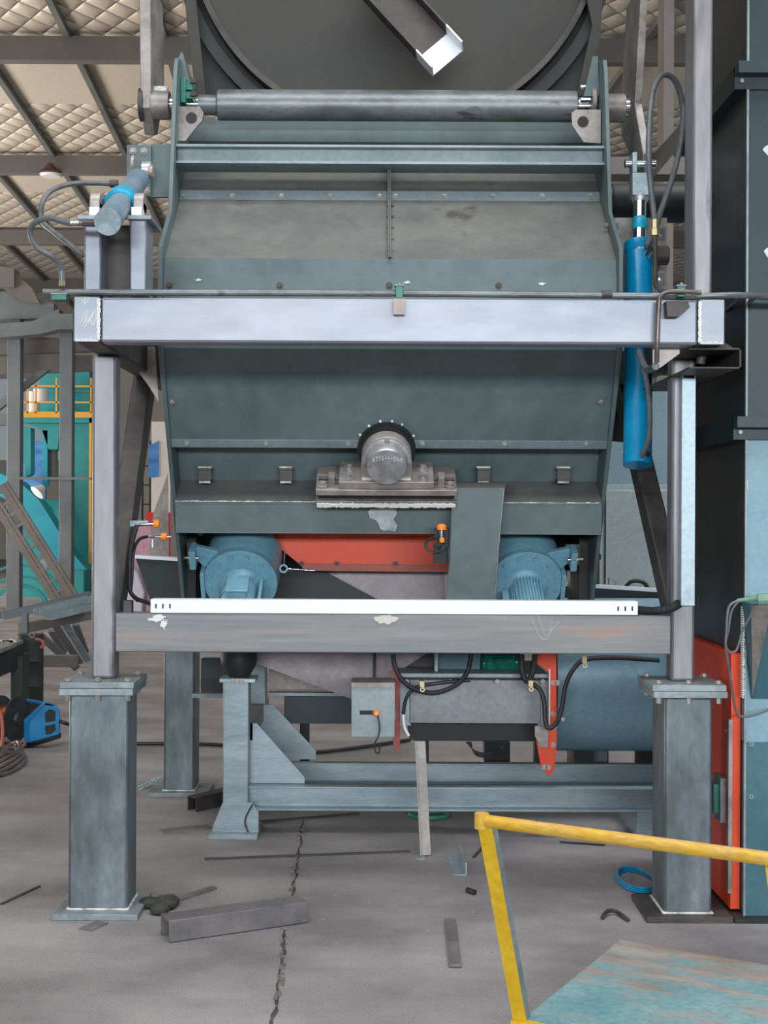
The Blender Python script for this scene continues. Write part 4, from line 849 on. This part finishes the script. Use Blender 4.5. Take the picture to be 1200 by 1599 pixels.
for a, b, lab in ld:
    q = G(b[0], b[1]+2); solo('steel_offcut', MB().bar(q+Vector((0,0,.03)), P(a[0],a[1],q.y-.5), .07, .03, up=(0,-1,0)), M['skid' if 'bright' in lab else 'bg_steel'], lab, 'offcut', 'offcuts leaning on the trestle')
# workbench
T = thing('workbench', 'dark low steel bench at the left edge', 'bench', (XX(0,9.7),9.9,0))
zt = ZZ(1012,9.6)
part(T, 'top', MB().prism([(XX(-60,9.6),9.4,zt),(XX(-10,9.2),9.2,zt),(XX(37,10.1),10.1,zt),(XX(-40,10.1),10.4,zt)], (0,0,-.03)), M['arm_steel'])
part(T, 'apron', MB().prism([P(-40,1032,9.25),P(37,1004,10.0),P(37,1040,10.0),P(-40,1075,9.25)], (0,.02,0)), M['black_primer'])
part(T, 'leg', MB().box(XX(18,9.9), XX(36,9.9), 9.9, 10.1, 0, zt-.1), M['black_primer']); part(T, 'leg', MB().box(XX(-40,9.3), XX(-20,9.3), 9.3, 9.5, 0, zt-.1), M['black_primer'])
solo('oil_drum', MB().lathe(P(47,1100,10.6)-Vector((0,0,P(47,1100,10.6).z)), (0,0,1), [(0,.1),(.0,.105),(.2,.105),(.21,.11),(.22,.105),(.4,.105),(.41,.11),(.42,.105),(.62,.105)], 28), M['black_primer'], 'dark narrow drum beside the bench', 'drum')
m = MB(); rn = random.Random(3)
for i in range(10): m.ball(P(38+rn.random()*24, 1000+rn.random()*10, 10.6), .03+.03*rn.random(), seg=8)
solo('rag', m, M['wall_pale'], 'dirty pale rag heaped on the dark drum', 'rag')
solo('hose_ring', MB().annulus(P(50,992,10.4), (0,1,.2), .015, .024, .008, 24), M['chrome'], 'small bright ring on the rag', 'ring')
solo('hose_ring', MB().tube([P(55,998,10.4),P(64,1000,10.4),P(68,1006,10.4),P(64,1012,10.4)], .012), M['red_edge'], 'curved pinkish hose end beside the rag', 'hose')
m = MB()
for i in range(14): m.bar(P(-5+rn.random()*28, 998+rn.random()*8, 9.9), P(-5+rn.random()*32, 998+rn.random()*8, 9.9), .012, .01)
solo('scrap_pile', m, M['wall_pale'], 'pale scraps lying on the steel bench', 'scrap', kind='stuff')
# wire feeder
q = G(70,1168); Yw = q.y
T = thing('wire_feeder', 'blue wire feeder with black spool on the floor at left', 'wire feeder', q)
m = MB()
pts = [(38,1124),(68,1096),(84,1100),(92,1110),(93,1130),(92,1147),(42,1161)]
part(T, 'side_frame', MB().ppoly(pts, Yw, .03), M['feeder_blue'], bevel=.004)
for pts in ([(70,1113),(77,1107),(86,1110),(87,1116),(86,1126),(71,1128)], [(70,1134),(86,1130),(87,1140),(80,1146),(72,1147)]): part(T, 'window', MB().ppoly(pts, Yw-.003, .003), M['black'])
part(T, 'handle_bar', MB().prism([P(33,1091,Yw+.3),P(50,1092,Yw+.3),P(84,1099,Yw),P(68,1097,Yw)], (0,0,-.015)), M['feeder_blue'])
part(T, 'front_post', MB().prism([P(37,1124,Yw),P(68,1096,Yw),P(71,1098,Yw-.02),P(44,1126,Yw-.02),P(44,1160,Yw-.02),P(38,1160,Yw)], (0,.04,0)), M['feeder_blue'], bevel=.003)
part(T, 'base', MB().prism([P(-4,1160,Yw+.15),P(40,1162,Yw-.02),P(93,1146,Yw),P(93,1153,Yw),P(40,1170,Yw-.02),P(-4,1168,Yw+.15)], (0,.05,0)), M['black_primer'])
c = P(16,1122,Yw+.12); ds = Vector((1,-.35,0)).normalized()
part(T, 'spool', MB().lathe(c-ds*.09, ds, [(0,.155),(.012,.155),(.013,.09),(.012,.0)], 40).lathe(c+ds*.05, ds, [(0,.0),(.001,.155),(.012,.155),(.013,.05),(.03,.04)], 40), M['rubber'], 'black spool')
part(T, 'wire_coil', MB().cyl(c-ds*.08, c+ds*.05, .09, n=36), M['copper'], 'copper wire coil')
solo('welding_cable', MB().tube([P(93,1126,Yw), P(101,1129,Yw+.0), P(112,1134,Yw+.1), P(125,1150,Yw+.3), G(150,1165)+Vector((0,0,.02)), G(260,1166)+Vector((0,0,.02)), G(345,1168)+Vector((0,0,.02)), G(480,1180)+Vector((0,0,.02)), G(640,1160)+Vector((0,0,.02))], .013), M['rubber'], 'black welding cable trailing along the floor from the wire feeder', 'cable')
m = MB()
for i in range(5):
    cc = G(2+i, 1200-i*2)+Vector((0,0,.02+i*.015)); m.tube([cc+Vector(((.12-.012*i)*math.cos(t), (.35-.02*i)*math.sin(t), .01*math.sin(3*t+i))) for t in [math.pi*2*k_/14 for k_ in range(14)]], .014, closed=True, n=8)
solo('cable_coil', m, M['pipe_brown'], 'coiled brown cables on the floor at left edge', 'cable')
solo('cable_coil', MB().tube([G(0,1185)+Vector((0,0,.02)),P(4,1150,8.8),P(2,1120,8.9),P(-6,1100,8.9)], .012).tube([G(20,1190)+Vector((0,0,.015)),G(30,1175)+Vector((0,0,.02)),P(44,1158,9.0)], .012), M['red_edge'], 'reddish hoses rising behind the coiled cables', 'hose')
# through the gap between left post and hopper
solo('blue_banner', MB().ppoly([(232,696),(248,688),(248,744),(232,746)], 18.98, .02), M['blue_sheet'], 'blue banner seen behind the left brace', 'banner')
solo('red_banner', MB().ppoly([(228,800),(266,800),(266,998),(228,998)], 16.8, .02), M['red_cloth'], 'red cloth seen between left brace and hopper', 'cloth')
solo('pink_banner', MB().ppoly([(205,822),(236,822),(236,999),(205,999)], 16.6, .02), M['pink_cloth'], 'pink and lilac printed sheet beside red cloth', 'sheet')
solo('white_sack', MB().ppoly([(200,880),(214,895),(226,925),(222,950),(222,1006),(198,1006),(198,930)], 16, .3), M['paper_white'], 'pale lilac sack behind the left post', 'sack', bevel=.02)
T = thing('tall_ladder', 'dark narrow ladder standing behind the left brace', 'ladder', G(232,960))
Yd = G(232,960).y
for px in (222, 234): part(T, 'stile', MB().box(XX(px-1,Yd), XX(px+1,Yd), Yd, Yd+.06, 0, ZZ(690,Yd)), M['black'])
for i in range(9): part(T, 'rung', MB().box(XX(222,Yd), XX(234,Yd), Yd, Yd+.05, ZZ(940-i*30,Yd), ZZ(938-i*30,Yd)), M['black'])
solo('cream_cabinet', MB().box(XX(236,19), XX(266,19), 19, 19.5, 0, ZZ(660,19)), M['wall_pale'], 'cream tall locker seen left of the hopper', 'locker')
solo('grey_sheet', MB().ppoly([(262,740),(240,800),(234,850),(230,1008),(266,1008)], 15.9, .02), M['arm_steel'], 'grey brown sheet leaning left of the hopper', 'sheet')
solo('pole_bracket', MB().pbox(193, 205, 938, 957, 5.30, .05), M['dark_steel'], 'small dark bolt block on the lower beam behind the left post', 'block')
# high bay lamp
T = thing('high_bay_lamp', 'brown conical lamp hanging from the roof at upper left', 'lamp', P(80,268,24.84))
q = P(80,272,24.84)
part(T, 'shade', MB().lathe(q, (0,0,1), [(0,.24),(.02,.24),(.1,.14),(.2,.09),(.26,.09)], 28), M['lamp_shade'])
part(T, 'glass', MB().lathe(q+Vector((0,0,-.01)), (0,0,-1), [(0,.22),(.04,.18),(.05,0)], 28), M['lens'])
part(T, 'stem', MB().cyl(q+Vector((0,0,.26)), (q.x, q.y, 8.0), .02), M['galv'])

# ------------------------------------------------------------ things on the floor
a = G(262,1475); b = G(484,1443); e = (b-a).normalized()
up = Vector((0,0,-1))
solo('channel_offcut', MB().chan(a+Vector((-.02,.06,.083)), b+Vector((-.03,.06,.083)), .105, .08, .009, up=up), M['offcut_steel'], 'open steel channel offcut lying beside the left front pedestal', 'offcut', bevel=.002)
a = G(703,1440); b = G(711,1512)
solo('flat_bar', MB().bar(a+Vector((0,0,.008)), b+Vector((0,0,.008)), .045, .012), M['offcut_steel'], 'short rusty flat bar on the floor right of centre', 'bar', bevel=.002)
a = G(708,1367); b = G(716,1340)
solo('angle_offcut', MB().prism([G(709,1367),G(729,1367),G(717,1338),G(698,1338)], (0,0,.004)).prism([G(727.5,1367)+Vector((0,0,.004)),G(729.5,1367)+Vector((0,0,.004)),G(718,1338)+Vector((0,0,.004)),G(716,1338)+Vector((0,0,.004))], (0,0,.052)), M['galv'], 'bright steel angle offcut near the foot of the prop bar', 'offcut')
q = G(240,1424); m = MB(); rn = random.Random(9)
for i in range(12):
    m.ball(G(228+rn.random()*42, 1412+rn.random()*16)+Vector((0,0,.018)), .03+.02*rn.random(), .55, seg=8)
solo('work_glove', m, M['cloth_dark'], 'crumpled dark green glove behind the left front pedestal base', 'glove')
def strip(name, pts, w_, mt, lab, cat='strip', h=.003):
    m = MB(); g = [G(*p) for p in pts]
    for i in range(len(g)-1): m.bar(g[i]+Vector((0,0,h/2+.0005)), g[i+1]+Vector((0,0,h/2+.0005)), w_, h)
    solo(name, m, M[mt], lab, cat)
strip('metal_strip', [(2,1413),(62,1385)], .012, 'dark_steel', 'thin dark strip on the floor at far left', h=.006)
strip('metal_strip', [(262,1412),(335,1388)], .03, 'offcut_steel', 'narrow plate strip behind the dark glove', h=.01)
strip('metal_strip', [(252,1300),(328,1292)], .08, 'offcut_steel', 'wide flat strip left of the skid foot', h=.008)
strip('metal_strip', [(320,1343),(640,1331)], .016, 'dark_steel', 'long thin rod on the floor ending at the prop bar', h=.008)
strip('metal_strip', [(380,1287),(560,1272)], .03, 'dark_steel', 'flat strip under the front skid rail', h=.008)
strip('metal_strip', [(133,1453),(160,1441)], .06, 'offcut_steel', 'small plate under the left front pedestal base', h=.004)
strip('metal_strip', [(740,1340),(754,1325)], .012, 'dark_steel', 'short dark stick left of the yellow frame', h=.008)
strip('metal_strip', [(875,1316),(945,1321)], .012, 'black', 'thin black strip under the yellow top rail', h=.006)
solo('steel_bracket', MB().chan((XX(300,7.0),7.05,.08),(XX(352,7.1),7.25,.08),.07,.08,.006,up=(0,0,-1)), M['dark_steel'], 'dark steel channel piece between rear pedestal and skid post', 'offcut')
c = G(993,1379)
m = MB()
for i in range(3): m.tube([c+Vector(((.078-.003*i)*math.cos(t), .17*math.sin(t), .008+i*.009)) for t in [math.pi*2*k_/16 for k_ in range(16)]], .0045, closed=True, n=8)
m.tube([c+Vector((-.04,-.0,.03)), c+Vector((-.02,.02,.04)), c+Vector((-.0,.1,.02))], .004)
solo('air_hose', m, M['cyl_blue'], 'blue hose coil on the floor left of right pedestal', 'hose')
solo('scrap_ring', MB().tube([G(941,1437)+Vector((0,0,.01)), G(948,1431)+Vector((0,0,.018)), G(962,1429)+Vector((0,0,.015)), G(982,1440)+Vector((0,0,.008))], .008), M['dark_steel'], 'crescent of dark scrap before the right pedestal', 'scrap')
solo('black_fitting', MB().cyl(G(730,1394)+Vector((0,0,.012)), G(742,1398)+Vector((0,0,.012)), .011), M['rubber'], 'small black fitting on the floor left of yellow frame', 'fitting')
solo('green_hose_ring', MB().tube([Vector((XX(672,7.0)+.1*math.cos(t), 6.95+.08*math.sin(t), .012)) for t in [math.pi*2*k_/16 for k_ in range(16)]], .012, closed=True), M['green_clip'], 'green hose ring lying between the two skid rails', 'hose')
m = MB()
for i in range(7):
    cc = G(220+i*5, 1232-i*2.2)+Vector((0,0,.01)); dr = Vector((1,.35,0)) if i % 2 else Vector((1,.2,.5)); m.tube([cc+dr*(.03*math.cos(t))+Vector((0,.016*math.sin(t),.008*math.sin(t))) for t in [math.pi*2*k_/8 for k_ in range(8)]], .004, closed=True, n=6, sub=2)
solo('chain', m, M['galv'], 'short steel chain beside the rear left pedestal', 'chain')
rn = random.Random(21); m = MB()
for i in range(60):
    q = G(rn.uniform(470,760), rn.uniform(1395,1480)) if i < 36 else G(rn.uniform(430,1000), rn.uniform(1290,1599)); s = rn.uniform(.002,.006)
    m.box(q.x-s, q.x+s, q.y-s*.8, q.y+s*.8, 0, s*.5)
solo('debris_chips', m, M['cast'], 'scattered pale chips of debris across the middle floor', 'debris', kind='stuff')
m = MB()
for i in range(50):
    t = rn.random(); q = G(472-44*t+rn.uniform(-5,5), 1285+300*t); s = rn.uniform(.003,.01); m.box(q.x-s, q.x+s, q.y-s, q.y+s*2, 0, s*.7)
solo('joint_litter', m, M['bg_brown'], 'bits of litter caught in the floor joint', 'debris', kind='stuff')

# ------------------------------------------------------------ yellow trolley
e1 = Vector((.502,.865,0)); e2 = Vector((.865,-.502,0))
n0 = G(820,1590,.15); n0.z = 0
def deck_mat():
    m = mat('deck_worn', (98,142,148), (122,158,162), rough=.65, scale=3, bump=.3, fine=40, mf=.4); N = m.node_tree.nodes; L = m.node_tree.links
    b = N['Principled BSDF']; src = b.inputs['Base Color'].links[0].from_socket
    tc = N.new('ShaderNodeTexCoord'); mp = N.new('ShaderNodeMapping'); mp.vector_type = 'POINT'; mp.inputs['Rotation'].default_value = (0, 0, math.radians(30.1)); mp.inputs['Scale'].default_value = (1, 1, 1)
    L.new(tc.outputs['Object'], mp.inputs[0])
    m2 = N.new('ShaderNodeMapping'); m2.inputs['Scale'].default_value = (1.6, 6, 1); L.new(mp.outputs[0], m2.inputs[0])
    n = N.new('ShaderNodeTexNoise'); n.inputs['Scale'].default_value = 2.2; n.inputs['Detail'].default_value = 8; n.inputs['Roughness'].default_value = .7; L.new(m2.outputs[0], n.inputs['Vector'])
    sx = N.new('ShaderNodeSeparateXYZ'); L.new(mp.outputs[0], sx.inputs[0])
    mr = N.new('ShaderNodeMapRange'); mr.inputs['From Min'].default_value = .1; mr.inputs['From Max'].default_value = .85; mr.inputs['To Min'].default_value = -.12; mr.inputs['To Max'].default_value = .16; L.new(sx.outputs[1], mr.inputs['Value'])
    ad = N.new('ShaderNodeMath'); L.new(n.outputs['Fac'], ad.inputs[0]); L.new(mr.outputs[0], ad.inputs[1])
    r = N.new('ShaderNodeValToRGB'); r.color_ramp.elements[0].position = .46; r.color_ramp.elements[1].position = .60; L.new(ad.outputs[0], r.inputs[0])
    r2 = N.new('ShaderNodeValToRGB'); e = r2.color_ramp.elements; e[0].position = .4; e[0].color = lin((134,120,108)); e[1].position = .6; e[1].color = lin((168,158,152)); L.new(n.outputs['Color'], r2.inputs[0])
    mx = N.new('ShaderNodeMix'); mx.data_type = 'RGBA'; L.new(r.outputs[0], mx.inputs[0]); L.new(src, mx.inputs[6]); L.new(r2.outputs[0], mx.inputs[7]); L.new(mx.outputs[2], b.inputs['Base Color'])
    return m
M['deck'] = deck_mat()
T = thing('platform_trolley', 'yellow framed platform trolley with worn green deck, lower right corner', 'trolley', n0)
def q4(a0, a1, b0, b1, z0, z1): return MB().prism([n0+e1*a0+e2*b0+Vector((0,0,z0)), n0+e1*a1+e2*b0+Vector((0,0,z0)), n0+e1*a1+e2*b1+Vector((0,0,z0)), n0+e1*a0+e2*b1+Vector((0,0,z0))], (0,0,z1-z0))
part(T, 'deck', q4(.0,.81,.0,1.1,.146,.152), M['deck'], bevel=.001)
part(T, 'deck_frame', q4(.0,.81,-.002,.03,.10,.146), M['yellow_worn']); part(T, 'deck_frame', q4(-.035,.0,-.03,1.1,.095,.148), M['yellow'], bevel=.002)
hb = n0+Vector((0,0,.10)); ht = P(760,1282,3.6)
off = ht-hb; far = e2*.775
m = MB(); u_ = e2; 
m = MB()
def pw(a0, a1, b0, b1, A_, B_): m.prism([A_+e1*a0+e2*b0, A_+e1*a0+e2*b1, A_+e1*a1+e2*b1, A_+e1*a1+e2*b0], B_-A_)
pw(0, .005, -.03, .012, hb, ht); part(T, 'handle_post', m, M['yellow'])
m = MB(); pw(.005, .035, .008, .012, hb, ht); part(T, 'post_face', m, M['plate_steel'], 'bare inner face of the post')
part(T, 'handle_post', MB().bar(hb+far, ht+far, .035, .035, up=-e1), M['yellow'])
part(T, 'top_rail', MB().cyl(ht+e2*-.0, ht+far, .0175, n=24), M['yellow_worn'])
part(T, 'corner', MB().cyl(ht-e2*.014-Vector((0,0,.022)), ht-e2*.014+Vector((0,0,.020)), .02, n=16), M['yellow_worn'])
for a_, b_ in ((.08,.1),(.72,.1),(.08,1.0),(.72,1.0)):
    c = n0+e1*a_+e2*b_+Vector((0,0,.05)); part(T, 'wheel', MB().cyl(c-e2*.015, c+e2*.015, .05), M['rubber']); part(T, 'caster_fork', MB().box(c.x-.02, c.x+.02, c.y-.02, c.y+.02, .06, .146), M['dark_steel'])
